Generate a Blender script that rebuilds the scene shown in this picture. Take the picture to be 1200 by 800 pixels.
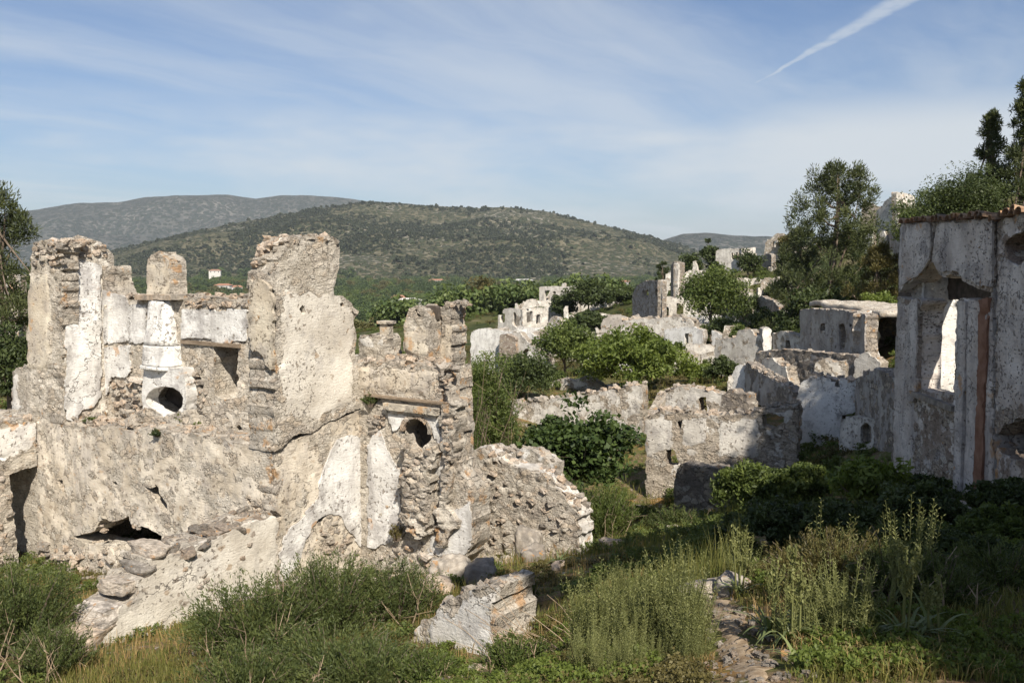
import bpy, math, random
import numpy as np
from mathutils import Matrix, Vector

sc = bpy.context.scene
for o in list(bpy.data.objects): bpy.data.objects.remove(o)
R = math.radians
rng = np.random.default_rng(7)
random.seed(7)

# ------------------------------------------------------------------ camera
PITCH = R(5.43)
cam = bpy.data.cameras.new('camera'); cam_ob = bpy.data.objects.new('camera', cam)
sc.collection.objects.link(cam_ob); sc.camera = cam_ob
cam.sensor_width = 36; cam.lens = 30; cam.clip_start = .1; cam.clip_end = 30000
cam_ob.location = (0, 0, 0); cam_ob.rotation_euler = (R(90)-PITCH, 0, 0)

# ------------------------------------------------------------------ sun, sky, exposure
SUN_AZ = math.atan2(.30, -.95); SUN_EL = R(44)
sdir = Vector((math.sin(SUN_AZ)*math.cos(SUN_EL), math.cos(SUN_AZ)*math.cos(SUN_EL), math.sin(SUN_EL)))
sl = bpy.data.lights.new('sun', 'SUN'); sl.energy = 4.8; sl.angle = R(.5); sl.color = (1, .915, .79)
so = bpy.data.objects.new('sun', sl); sc.collection.objects.link(so)
so.rotation_euler = (-sdir).to_track_quat('-Z', 'Y').to_euler()
sc.view_settings.view_transform = 'Standard'; sc.view_settings.look = 'None'
sc.view_settings.gamma = 1; sc.view_settings.use_curve_mapping = False
sc.view_settings.exposure = 0.64
sc.cycles.max_bounces = 5; sc.cycles.diffuse_bounces = 3; sc.cycles.transmission_bounces = 3
sc.cycles.transparent_max_bounces = 6; sc.cycles.volume_bounces = 0
sc.cycles.use_denoising = True

class NT:
    """tiny node graph writer"""
    def __init__(s, nt): s.nt = nt
    def n(s, typ, props=None, **inp):
        nd = s.nt.nodes.new(typ)
        for k, v in (props or {}).items(): setattr(nd, k, v)
        for k, v in inp.items():
            key = int(k[1:]) if k[0] == '_' and k[1:].isdigit() else k.replace('_', ' ')
            s.set(nd.inputs[key], v)
        return nd
    def set(s, sock, v):
        if isinstance(v, bpy.types.NodeSocket): s.nt.links.new(v, sock)
        elif isinstance(v, bpy.types.Node): s.nt.links.new(v.outputs[0], sock)
        else: sock.default_value = v
    def math(s, op, a, b=0., c=0., clamp=False):
        nd = s.n('ShaderNodeMath', {'operation': op, 'use_clamp': clamp})
        s.set(nd.inputs[0], a); s.set(nd.inputs[1], b); s.set(nd.inputs[2], c); return nd.outputs[0]
    def vmath(s, op, a, b=(0, 0, 0), scale=None):
        nd = s.n('ShaderNodeVectorMath', {'operation': op})
        s.set(nd.inputs[0], a); s.set(nd.inputs[1], b)
        if scale is not None: s.set(nd.inputs[3], scale)
        return nd.outputs[0]
    def step(s, v, a, b, lo=0., hi=1.):
        nd = s.n('ShaderNodeMapRange', {'interpolation_type': 'SMOOTHSTEP'})
        s.set(nd.inputs[0], v); s.set(nd.inputs[1], a); s.set(nd.inputs[2], b); s.set(nd.inputs[3], lo); s.set(nd.inputs[4], hi)
        return nd.outputs[0]
    def mix(s, f, a, b, blend='MIX'):
        nd = s.n('ShaderNodeMix', {'data_type': 'RGBA', 'blend_type': blend})
        s.set(nd.inputs[0], f)
        for k, v in ((6, a), (7, b)):
            s.set(nd.inputs[k], (*v, 1) if isinstance(v, tuple) and len(v) == 3 else v)
        return nd.outputs[2]
    def noise(s, vec, scale, detail=4, rough=.55, dist=0.):
        nd = s.n('ShaderNodeTexNoise'); s.set(nd.inputs['Vector'], vec)
        s.set(nd.inputs['Scale'], scale); s.set(nd.inputs['Detail'], detail); s.set(nd.inputs['Roughness'], rough); s.set(nd.inputs['Distortion'], dist)
        return nd.outputs['Fac']
    def ramp(s, f, stops):
        nd = s.n('ShaderNodeValToRGB'); s.set(nd.inputs[0], f)
        cr = nd.color_ramp
        while len(cr.elements) < len(stops): cr.elements.new(.5)
        for e, (p, c) in zip(cr.elements, stops): e.position = p; e.color = (*c, 1)
        return nd.outputs[0]

w = bpy.data.worlds.new('World'); sc.world = w; w.use_nodes = True
w.node_tree.nodes.clear(); W = NT(w.node_tree)
sky = W.n('ShaderNodeTexSky', {'sky_type': 'NISHITA', 'sun_disc': False, 'sun_elevation': SUN_EL, 'sun_rotation': SUN_AZ,
                               'altitude': 100, 'air_density': 1.0, 'dust_density': 1.2, 'ozone_density': 1.5})
tc = W.n('ShaderNodeTexCoord').outputs['Generated']
sep = W.n('ShaderNodeSeparateXYZ', None, _0=tc)
zz = W.math('MAXIMUM', sep.outputs[2], 0.0)
den = W.math('ADD', zz, .06)
cx = W.math('DIVIDE', sep.outputs[0], den); cy = W.math('DIVIDE', sep.outputs[1], den)
cp = W.n('ShaderNodeCombineXYZ', None, _0=cx, _1=cy, _2=0.).outputs[0]
# high cirrus: a sheet of ice cloud far above, streaked
rot = W.n('ShaderNodeMapping', None, _0=cp, _2=(0, 0, R(-50))).outputs[0]
rot = W.n('ShaderNodeMapping', None, _0=rot, _3=(.42, 1.5, 1)).outputs[0]
warp = W.noise(cp, .7, 3, .5)
wv = W.vmath('ADD', rot, W.vmath('SCALE', W.n('ShaderNodeCombineXYZ', None, _0=warp, _1=warp, _2=0.).outputs[0], scale=1.1))
c1 = W.noise(wv, .75, 6, .58)
c2 = W.noise(wv, .26, 3, .5)
cir = W.math('ADD', W.math('MULTIPLY', c1, .62), W.math('MULTIPLY', c2, .5))
cir = W.step(cir, .43, .72)
lowp = W.n('ShaderNodeMapping', None, _0=tc, _1=(3.1, 0, 1.7), _3=(2.2, 2.2, 9.)).outputs[0]
low = W.noise(lowp, .8, 5, .55)
lowm = W.math('MULTIPLY', W.step(low, .30, .54), W.math('MULTIPLY', W.step(zz, .01, .06), W.step(zz, .20, .13)))
# contrail: a straight line in the ice cloud sheet
def cdir(px, py):
    xc = (px-600)/1000; yc = (400-py)/1000
    d = Vector((xc, math.cos(PITCH)+yc*math.sin(PITCH), -math.sin(PITCH)+yc*math.cos(PITCH))).normalized()
    return Vector((d.x/(d.z+.06), d.y/(d.z+.06), 0))
A_, B_ = cdir(876, 103), cdir(1062, -2)
L_ = (B_-A_).length; T_ = (B_-A_)/L_; N_ = Vector((-T_.y, T_.x, 0))
rel = W.vmath('SUBTRACT', cp, tuple(A_))
along = W.n('ShaderNodeVectorMath', {'operation': 'DOT_PRODUCT'}, _0=rel, _1=tuple(T_)).outputs['Value']
acr = W.n('ShaderNodeVectorMath', {'operation': 'DOT_PRODUCT'}, _0=rel, _1=tuple(N_)).outputs['Value']
jit = W.math('MULTIPLY', W.math('SUBTRACT', W.noise(cp, 9., 4, .6), .5), .045)
acr = W.math('ABSOLUTE', W.math('ADD', acr, jit))
af = W.math('DIVIDE', along, L_)
wid = W.math('MULTIPLY_ADD', W.step(af, -.02, 1.0), .060, .010)
tr = W.step(acr, wid, W.math('MULTIPLY', wid, .2))
tr = W.math('MULTIPLY', tr, W.math('MULTIPLY', W.step(af, -.02, .12), W.step(af, 1.7, 1.0)))
tr = W.math('MULTIPLY', tr, W.step(W.noise(cp, 14., 4, .6), .2, .6, .45, .8))
cl = W.math('MULTIPLY', cir, .60)
cl = W.math('MAXIMUM', cl, W.math('MULTIPLY', lowm, .92))
cl = W.math('MAXIMUM', cl, W.math('MULTIPLY', tr, .72))
SKY_MUL = W.mix(1., sky.outputs[0], (.74, .86, 1.04), 'MULTIPLY')
skyc = W.mix(cl, SKY_MUL, (6.5, 6.95, 7.35))
bg = W.n('ShaderNodeBackground', None, Color=skyc, Strength=.068)
W.nt.links.new(bg.outputs[0], W.n('ShaderNodeOutputWorld').inputs[0])

# ------------------------------------------------------------------ helpers: pixels of the photograph to rays
def ray(px, py):
    xc = (px-600)/1000.; yc = (400-py)/1000.
    d = np.array([xc, math.cos(PITCH)+yc*math.sin(PITCH), -math.sin(PITCH)+yc*math.cos(PITCH)])
    return d/d[1]
def at(px, py, Y): return ray(px, py)*Y

# ------------------------------------------------------------------ numpy noise
def _h(ix, iy, iz, s):
    n = (ix.astype(np.int64)*374761393 + iy.astype(np.int64)*668265263 + iz.astype(np.int64)*2147483647 + s*974634777) & 0xffffffff
    n = ((n ^ (n >> 13))*1274126177) & 0xffffffff
    n = ((n ^ (n >> 15))*2246822519) & 0xffffffff
    return ((n ^ (n >> 16)) & 0xffffff)/float(0xffffff)
def vnoise(p, s=0):
    i = np.floor(p).astype(np.int64); f = p-i; f = f*f*(3-2*f)
    out = 0
    for dx in (0, 1):
        for dy in (0, 1):
            for dz in (0, 1):
                wt = (f[:, 0] if dx else 1-f[:, 0])*(f[:, 1] if dy else 1-f[:, 1])*(f[:, 2] if dz else 1-f[:, 2])
                out = out+wt*_h(i[:, 0]+dx, i[:, 1]+dy, i[:, 2]+dz, s)
    return out*2-1
def fbm(p, o=4, s=0, g=.5):
    a, t, n = 1., 0., 0.
    for k in range(o):
        t = t+a*vnoise(p*(2**k), s+k); n += a; a *= g
    return t/n
def cells(p, s=0):
    i = np.floor(p).astype(np.int64)
    f1 = np.full(len(p), 9.); f2 = np.full(len(p), 9.); cid = np.zeros(len(p))
    for dx in (-1, 0, 1):
        for dy in (-1, 0, 1):
            for dz in (-1, 0, 1):
                a, b, c = i[:, 0]+dx, i[:, 1]+dy, i[:, 2]+dz
                q = np.stack([a+_h(a, b, c, s), b+_h(a, b, c, s+11), c+_h(a, b, c, s+23)], 1)
                d = np.linalg.norm(p-q, axis=1); h = _h(a, b, c, s+37)
                m = d < f1
                f2 = np.where(m, f1, np.minimum(f2, d)); cid = np.where(m, h, cid); f1 = np.where(m, d, f1)
    return f1, f2, cid
def sstep(x, a, b):
    t = np.clip((x-a)/(b-a), 0, 1); return t*t*(3-2*t)

# ------------------------------------------------------------------ mesh + object helpers
def np_mesh(name, V, quads=None, tris=None, attrs=None, smooth=False):
    V = np.asarray(V, dtype=np.float32); me = bpy.data.meshes.new(name)
    nq = 0 if quads is None else len(quads); nt = 0 if tris is None else len(tris)
    me.vertices.add(len(V)); me.vertices.foreach_set('co', V.ravel())
    if nq+nt == 0: me.update(); return me
    li = np.concatenate(([np.asarray(quads).ravel()] if nq else [])+([np.asarray(tris).ravel()] if nt else [])).astype(np.int32)
    me.loops.add(len(li)); me.loops.foreach_set('vertex_index', li)
    me.polygons.add(nq+nt)
    st = np.concatenate([np.arange(nq)*4, nq*4+np.arange(nt)*3]).astype(np.int32)
    me.polygons.foreach_set('loop_start', st)
    me.update(calc_edges=True)
    me.polygons.foreach_set('use_smooth', np.full(nq+nt, bool(smooth)))
    for k, v in (attrs or {}).items():
        at_ = me.attributes.new(k, 'FLOAT', 'POINT'); at_.data.foreach_set('value', np.asarray(v, dtype=np.float32))
    return me
def link(name, me, mat=None, parent=None, M=None):
    o = bpy.data.objects.new(name, me); sc.collection.objects.link(o)
    if mat is not None and me is not None and not me.materials: me.materials.append(mat)
    if parent is not None: o.parent = parent
    if M is not None: o.matrix_basis = M
    return o
def thing(name, label, cat, loc, group=None, rz=0.):
    o = bpy.data.objects.new(name, None); sc.collection.objects.link(o); o.location = loc; o.rotation_euler = (0, 0, rz)
    o.empty_display_size = .3
    o['label'] = label; o['category'] = cat
    if group: o['group'] = group
    return o
def tag(o, label, cat, group=None):
    o['label'] = label; o['category'] = cat
    if group: o['group'] = group
    return o
def structure(o): o['kind'] = 'structure'; return o
def stuff(o): o['kind'] = 'stuff'; return o

class Geo:
    """collects tubes, boxes and leaves into one mesh"""
    def __init__(s): s.V = []; s.Q = []; s.T = []; s.t = []; s.n = 0
    def add(s, V, quads=None, tris=None, tint=.5):
        V = np.asarray(V, float)
        s.V.append(V); s.t.append(np.broadcast_to(np.asarray(tint, float), (len(V),)))
        if quads is not None and len(quads): s.Q.append(np.asarray(quads)+s.n)
        if tris is not None and len(tris): s.T.append(np.asarray(tris)+s.n)
        s.n += len(V)
    def tube(s, pts, rad, k=6, tint=.5, cap=True):
        pts = np.asarray(pts, float); m = len(pts); rad = np.broadcast_to(np.asarray(rad, float), (m,))
        tg = np.gradient(pts, axis=0); tg /= np.linalg.norm(tg, axis=1)[:, None]+1e-9
        ref = np.array([1., 0, 0]) if abs(tg[0, 2]) > .8 else np.array([0, 0, 1.])
        a = np.cross(tg, ref); a /= np.linalg.norm(a, axis=1)[:, None]+1e-9; b = np.cross(tg, a)
        an = np.arange(k)*2*math.pi/k
        V = pts[:, None, :]+rad[:, None, None]*(np.cos(an)[None, :, None]*a[:, None, :]+np.sin(an)[None, :, None]*b[:, None, :])
        i = np.arange(m-1)[:, None]*k; j = np.arange(k)[None, :]
        q = np.stack([i+j, i+(j+1) % k, i+k+(j+1) % k, i+k+j], -1).reshape(-1, 4)
        V = V.reshape(-1, 3); tr = None
        if cap:
            V = np.concatenate([V, pts[-1:]]); e = (m-1)*k
            tr = np.stack([e+np.arange(k), e+(np.arange(k)+1) % k, np.full(k, m*k)], 1)
        s.add(V, q, tr, tint)
    def box(s, lo, hi, M=None, tint=.5):
        (a, b, c), (d, e, f) = lo, hi
        V = np.array([(a, b, c), (d, b, c), (d, e, c), (a, e, c), (a, b, f), (d, b, f), (d, e, f), (a, e, f)], float)
        if M is not None: V = V@np.array(M.to_3x3()).T+np.array(M.translation)
        s.add(V, [(0, 3, 2, 1), (4, 5, 6, 7), (0, 1, 5, 4), (1, 2, 6, 5), (2, 3, 7, 6), (3, 0, 4, 7)], None, tint)
    def leaves(s, C, size, asp=.45, up=.3, tint=None, dirs=None, fold=False, rg=rng):
        """diamond leaves centred at C; dirs = long axis (random if none)"""
        n = len(C); C = np.asarray(C)
        d = rg.normal(size=(n, 3)) if dirs is None else np.asarray(dirs, float).copy()
        d /= np.linalg.norm(d, axis=1)[:, None]+1e-9
        nn = rg.normal(size=(n, 3)); nn[:, 2] += up*2
        sd = np.cross(d, nn); sd /= np.linalg.norm(sd, axis=1)[:, None]+1e-9
        L = np.broadcast_to(np.asarray(size, float), (n,))[:, None]*.5
        V = np.stack([C-d*L, C+sd*L*asp-d*L*.1, C+d*L, C-sd*L*asp-d*L*.1], 1).reshape(-1, 3)
        q = np.arange(n)[:, None]*4+np.arange(4)[None, :]
        t = rg.random(n) if tint is None else np.broadcast_to(np.asarray(tint, float), (n,))
        s.add(V, q, None, np.repeat(t, 4))
    def mesh(s, name, smooth=False):
        return np_mesh(name, np.concatenate(s.V), np.concatenate(s.Q) if s.Q else None, np.concatenate(s.T) if s.T else None,
                       {'tint': np.concatenate(s.t)}, smooth)

# ------------------------------------------------------------------ materials
def new_mat(name):
    m = bpy.data.materials.new(name); m.use_nodes = True; m.node_tree.nodes.clear(); g = NT(m.node_tree)
    out = g.n('ShaderNodeOutputMaterial'); return m, g, out
def pbsdf(g, out, col, rough=.9, normal=None, spec=.2):
    b = g.n('ShaderNodeBsdfPrincipled', None, Roughness=rough)
    g.set(b.inputs['Base Color'], (*col, 1) if isinstance(col, tuple) else col); b.inputs['Specular IOR Level'].default_value = spec
    if normal is not None: g.set(b.inputs['Normal'], normal)
    g.nt.links.new(b.outputs[0], out.inputs[0]); return b

def masonry(name, pl=((.60, .57, .52), (.72, .70, .66)), render=((.46, .415, .345), (.64, .595, .52)),
            stones=((.33, .29, .25), (.46, .405, .34), (.52, .43, .33), (.62, .575, .50)), lichen=.5, stain=.5, scale=5.5, far=1., peck=0., spots=0.):
    """lime plaster over rubble masonry; the vertex attribute «plaster» says where plaster survives"""
    m, g, out = new_mat(name)
    ob = g.n('ShaderNodeTexCoord').outputs['Object']
    rnd = g.n('ShaderNodeObjectInfo').outputs['Random']
    off = g.n('ShaderNodeCombineXYZ', None, _0=g.math('MULTIPLY', rnd, 37.), _1=g.math('MULTIPLY', rnd, 91.), _2=g.math('MULTIPLY', rnd, 13.)).outputs[0]
    v = g.vmath('ADD', ob, off)
    vs = g.vmath('MULTIPLY', v, (1., 1., 1.55))
    at_ = g.n('ShaderNodeAttribute', {'attribute_name': 'plaster'}).outputs['Fac']
    ed = g.n('ShaderNodeAttribute', {'attribute_name': 'edge'}).outputs['Fac']
    n1 = g.noise(v, 3.2/far, 6, .56)
    mask = g.step(g.math('ADD', at_, g.math('MULTIPLY', g.math('SUBTRACT', n1, .5), .6)), -.012, .014)
    # rubble
    dis = g.n('ShaderNodeTexNoise', None, _0=vs, Scale=7., Detail=3.).outputs['Color']
    vw = g.vmath('ADD', vs, g.vmath('SCALE', dis, scale=.12))
    v1 = g.n('ShaderNodeTexVoronoi', {'feature': 'F1'}, Vector=vw, Scale=scale/far)
    v2 = g.n('ShaderNodeTexVoronoi', {'feature': 'DISTANCE_TO_EDGE'}, Vector=vw, Scale=scale/far).outputs['Distance']
    cr = g.n('ShaderNodeSeparateColor', None, _0=v1.outputs['Color']).outputs[0]
    stc = g.ramp(cr, [(.0, stones[0]), (.35, stones[1]), (.65, stones[2]), (1., stones[3])])
    fine = g.noise(v, 26./far, 6, .65)
    stc = g.mix(1., stc, g.ramp(fine, [(.25, (.55, .55, .55)), (.75, (1.3, 1.3, 1.3))]), 'MULTIPLY')
    ren = g.mix(g.step(g.noise(v, 2.3, 6, .6), .35, .65), render[0], render[1])
    ren = g.mix(1., ren, g.ramp(fine, [(.25, (.62, .60, .58)), (.7, (1.2, 1.2, 1.2))]), 'MULTIPLY')
    hz_ = g.noise(g.vmath('MULTIPLY', v, (1.2, 1.2, 4.5)), 7./far, 6, .65)
    ren = g.mix(g.math('MULTIPLY', g.step(hz_, .52, .66), .55), ren, (.20, .165, .13))
    smear = g.step(g.math('ADD', g.noise(v, 1.7, 6, .62), g.math('MULTIPLY', cr, .18)), .54, .66)
    joint = g.step(v2, .010, .06)
    rub = g.mix(g.math('MULTIPLY', smear, g.math('MULTIPLY_ADD', joint, .75, .1)), ren, stc)
    rub = g.mix(g.math('MULTIPLY', g.math('MULTIPLY', smear, g.math('SUBTRACT', 1., joint)), .45), rub, (.13, .105, .085))
    # plaster
    plc = g.mix(g.step(g.noise(v, 1.3, 7, .6), .36, .62), pl[0], pl[1])
    st = g.vmath('MULTIPLY', v, (1.6, 1.6, .28))
    streak = g.step(g.noise(st, 2.2, 6, .6), .50, .72)
    grey = g.math('MULTIPLY', g.math('MAXIMUM', streak, g.step(g.noise(v, 1.9, 9, .70), .50, .64)), stain)
    plc = g.mix(grey, plc, (.27, .25, .245))
    pit = g.step(g.math('ADD', g.noise(v, 15./far, 6, .65), g.math('MULTIPLY', g.math('SUBTRACT', g.noise(v, 1.1, 3, .5), .5), .35)), .60, .68)
    plc = g.mix(g.math('MULTIPLY', pit, .7), plc, (.26, .20, .15))
    if spots:
        sp = g.n('ShaderNodeTexVoronoi', {'feature': 'F1'}, Vector=g.vmath('ADD', g.vmath('MULTIPLY', v, (1., 1., 1.25)), g.vmath('SCALE', dis, scale=.22)), Scale=4.2)
        sm = g.math('MULTIPLY', g.step(sp.outputs['Distance'], .27, .19), g.step(g.n('ShaderNodeSeparateColor', None, _0=sp.outputs['Color']).outputs[1], .52, .56))
        plc = g.mix(g.math('MULTIPLY', sm, spots), plc, g.ramp(g.n('ShaderNodeSeparateColor', None, _0=sp.outputs['Color']).outputs[2], [(0., (.21, .165, .13)), (.6, (.30, .25, .20)), (1., (.42, .30, .19))]))
    grn = g.noise(g.vmath('MULTIPLY', v, (1.3, 1.3, 6.)), 9., 5, .65)
    plc = g.mix(g.math('MULTIPLY', g.step(grn, .50, .68), .30), plc, (.30, .26, .215))
    crk = g.n('ShaderNodeTexVoronoi', {'feature': 'DISTANCE_TO_EDGE'}, Vector=g.vmath('ADD', v, g.vmath('SCALE', dis, scale=.35)), Scale=1.1).outputs['Distance']
    crk = g.math('MULTIPLY', g.step(crk, .010, .003), g.step(g.noise(v, .9, 2, .5), .5, .6))
    plc = g.mix(g.math('MULTIPLY', crk, .7), plc, (.12, .10, .09))
    col = g.mix(mask, rub, plc)
    # weathering: grey-black algae along broken edges and orange lichen
    wea = g.step(g.math('ADD', g.math('MULTIPLY', ed, -1.3), g.math('MULTIPLY', g.noise(v, 4., 7, .65), 1.15)), .38, .72)
    col = g.mix(g.math('MULTIPLY', wea, .5), col, (.20, .18, .16))
    blk = g.step(g.noise(v, 9., 7, .7), .60, .70)
    col = g.mix(g.math('MULTIPLY', blk, .35), col, (.09, .085, .08))
    if lichen:
        lm = g.step(g.noise(v, 5.2, 5, .6), .70-.05*lichen, .78-.05*lichen)
        le = g.step(g.math('ADD', g.noise(v, 3.1, 5, .6), g.math('MULTIPLY', ed, -.35)), .60-.07*lichen, .68-.04*lichen)
        col = g.mix(g.math('MULTIPLY', g.math('MAXIMUM', lm, g.math('MULTIPLY', le, .8)), .75), col, g.mix(fine, (.38, .15, .04), (.50, .30, .10)))
    hgt = g.math('ADD', g.math('MULTIPLY', g.math('MULTIPLY', joint, smear), g.math('MULTIPLY', g.math('SUBTRACT', 1., mask), .5)), g.math('MULTIPLY', mask, .55))
    hgt = g.math('ADD', hgt, g.math('MULTIPLY', g.math('ADD', fine, g.math('MULTIPLY', hz_, .9)), g.math('MULTIPLY_ADD', mask, -.55, .8)))
    hgt = g.math('ADD', hgt, g.math('MULTIPLY', g.math('MULTIPLY', pit, mask), -.5))
    hgt = g.math('ADD', hgt, g.math('MULTIPLY', g.math('MULTIPLY', crk, mask), -1.))
    # small hollows where mortar has fallen out, their shade painted in dark
    cav = g.math('MULTIPLY', g.step(g.noise(g.vmath('MULTIPLY', v, (1., 1., 1.7)), 8.5/far, 5, .6), .62, .67), g.math('SUBTRACT', 1., mask))
    col = g.mix(g.math('MULTIPLY', cav, .7), col, (.10, .08, .062))
    hgt = g.math('ADD', hgt, g.math('MULTIPLY', cav, -1.2))
    if peck:
        pk = g.n('ShaderNodeTexVoronoi', {'feature': 'F1'}, Vector=g.vmath('ADD', g.vmath('MULTIPLY', v, (1., 1., 1.5)), g.vmath('SCALE', dis, scale=.06)), Scale=11.).outputs['Distance']
        pk = g.math('MULTIPLY', g.step(pk, .27, .15), g.step(g.noise(v, 1.7, 5, .6), .44, .58))
        col = g.mix(g.math('MULTIPLY', g.math('MULTIPLY', pk, peck), g.step(fine, .3, .7, .35, 1.)), col, (.14, .105, .085)); hgt = g.math('ADD', hgt, g.math('MULTIPLY', pk, -1.4))
    nb = g.n('ShaderNodeBump', None, Strength=1., Distance=.05*far, Height=hgt).outputs[0]
    pbsdf(g, out, col, .95, nb, .15)
    return m

def foliage(name, dark, light, trans=.28, rough=.55, spec=.3):
    m, g, out = new_mat(name)
    t = g.n('ShaderNodeAttribute', {'attribute_name': 'tint'}).outputs['Fac']
    mid = tuple((a+b)/2 for a, b in zip(dark, light))
    c = g.ramp(t, [(0., dark), (.55, mid), (1., light)])
    b = g.n('ShaderNodeBsdfPrincipled', None, Roughness=rough); g.set(b.inputs['Base Color'], c); b.inputs['Specular IOR Level'].default_value = spec
    tl = g.n('ShaderNodeBsdfTranslucent', None, Color=g.mix(1., c, (1.25, 1.3, .55), 'MULTIPLY'))
    mx = g.n('ShaderNodeMixShader', None, _0=trans, _1=b.outputs[0], _2=tl.outputs[0])
    g.nt.links.new(mx.outputs[0], out.inputs[0]); return m
def plain(name, c1, c2, scale=8., rough=.85, bump=.02, sq=(1, 1, 1)):
    m, g, out = new_mat(name)
    v = g.vmath('MULTIPLY', g.n('ShaderNodeTexCoord').outputs['Object'], sq)
    n = g.noise(v, scale, 7, .62)
    col = g.mix(g.step(n, .32, .68), c1, c2)
    nb = g.n('ShaderNodeBump', None, Strength=.7, Distance=bump, Height=n).outputs[0]
    pbsdf(g, out, col, rough, nb, .15); return m
def rock_mat(name, c1, c2, lich=(.40, .20, .06)):
    m, g, out = new_mat(name)
    v = g.vmath('ADD', g.n('ShaderNodeTexCoord').outputs['Object'], g.vmath('SCALE', g.n('ShaderNodeObjectInfo').outputs['Location'], scale=3.7))
    rnd = g.n('ShaderNodeObjectInfo').outputs['Random']
    n = g.noise(v, 7., 8, .65); n2 = g.noise(v, 3., 5, .6)
    col = g.mix(g.step(n, .35, .65), c1, c2)
    col = g.mix(1., col, g.ramp(rnd, [(0., (.62, .60, .58)), (.5, (1., .97, .92)), (.8, (1.1, .93, .78)), (1., (1.25, 1.22, 1.2))]), 'MULTIPLY')
    col = g.mix(g.math('MULTIPLY', g.step(n2, .48, .62), .7), col, (.15, .135, .12))
    col = g.mix(g.math('MULTIPLY', g.step(g.noise(v, 4.3, 5, .6), .60, .68), .7), col, lich)
    nb = g.n('ShaderNodeBump', None, Strength=.9, Distance=.03, Height=n).outputs[0]
    pbsdf(g, out, col, .95, nb, .12); return m

M_FRONT = masonry('front_house_masonry', lichen=.55, stain=.45)
M_SIDE = masonry('side_masonry', pl=((.66, .645, .61), (.78, .77, .74)), render=((.46, .42, .36), (.64, .605, .54)), lichen=.3, stain=.55)
M_WEATHER = masonry('weathered_beige_render', pl=((.50, .435, .345), (.70, .635, .535)), lichen=.6, stain=.5, spots=.6)
M_WHITEPL = masonry('old_lime_plaster', pl=((.62, .605, .575), (.80, .79, .765)), lichen=.08, stain=.6)
M_RENDER = masonry('grey_lime_render', pl=((.53, .485, .415), (.70, .66, .585)), lichen=.35, stain=.35, spots=.75)
M_CREAM = masonry('cream_masonry', pl=((.52, .45, .35), (.66, .60, .49)), lichen=.6, stain=.4)
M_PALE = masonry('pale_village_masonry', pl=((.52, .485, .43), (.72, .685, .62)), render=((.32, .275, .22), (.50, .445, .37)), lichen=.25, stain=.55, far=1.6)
M_SHADED = masonry('shaded_village_masonry', pl=((.31, .28, .25), (.44, .41, .37)), render=((.20, .175, .15), (.32, .28, .24)), lichen=.2, stain=.7, far=1.5)  # darker copy of the village masonry, shade put into the colour
M_RIGHT = masonry('right_house_masonry', pl=((.45, .395, .35), (.66, .61, .56)), render=((.27, .21, .165), (.42, .355, .30)), lichen=.35, stain=.75, peck=.75)
M_RECESS_SHADE = plain('recess_shade', (.06, .05, .042), (.12, .10, .085), 6.)  # near-black colour stands in for shade inside niches, hearth, flue and wall breaks
M_WOOD = plain('weathered_timber', (.16, .12, .085), (.30, .24, .18), 5., sq=(1, 6, 6))
M_RED = plain('red_brown_render', (.17, .085, .055), (.27, .155, .105), 4.)
M_TILE = rock_mat('terracotta_tile', (.27, .16, .11), (.40, .29, .20), (.42, .24, .07))
M_STONE = rock_mat('rubble_stone', (.30, .27, .235), (.47, .44, .40))
M_STONE_W = rock_mat('pale_limestone', (.27, .25, .225), (.50, .475, .44))
M_LICHEN = rock_mat('lichen_dark_stone', (.13, .12, .11), (.27, .25, .225))
M_BARK = plain('bark', (.10, .075, .055), (.20, .16, .125), 9., sq=(1, 1, .3))
M_TWIG = plain('dry_twig', (.22, .16, .105), (.36, .28, .20), 12.)
F_PINE = foliage('pine_needles', (0.032, 0.046, 0.017), (0.105, 0.119, 0.041), .18)
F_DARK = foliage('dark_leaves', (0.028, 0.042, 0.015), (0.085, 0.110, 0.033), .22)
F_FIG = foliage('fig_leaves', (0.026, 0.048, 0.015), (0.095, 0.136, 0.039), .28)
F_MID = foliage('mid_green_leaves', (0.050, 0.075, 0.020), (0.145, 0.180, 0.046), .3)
F_BRIGHT = foliage('bright_green_leaves', (0.075, 0.110, 0.022), (0.200, 0.242, 0.057), .35)
F_BROOM = foliage('broom_sprigs', (0.045, 0.066, 0.022), (0.135, 0.158, 0.048), .28)
F_SPURGE = foliage('spurge_stems', (0.100, 0.119, 0.041), (0.270, 0.273, 0.106), .3)
F_OLIVE = foliage('olive_brown_leaves', (0.070, 0.062, 0.022), (0.165, 0.141, 0.051), .28)
F_BLADE = foliage('strap_leaves', (0.100, 0.132, 0.051), (0.250, 0.282, 0.120), .3, .4)
F_GRASS = foliage('grass_blades', (0.075, 0.101, 0.024), (0.270, 0.246, 0.078), .35)
F_DRY = foliage('dry_grass', (.24, .155, .060), (.46, .33, .16), .3)

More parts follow.
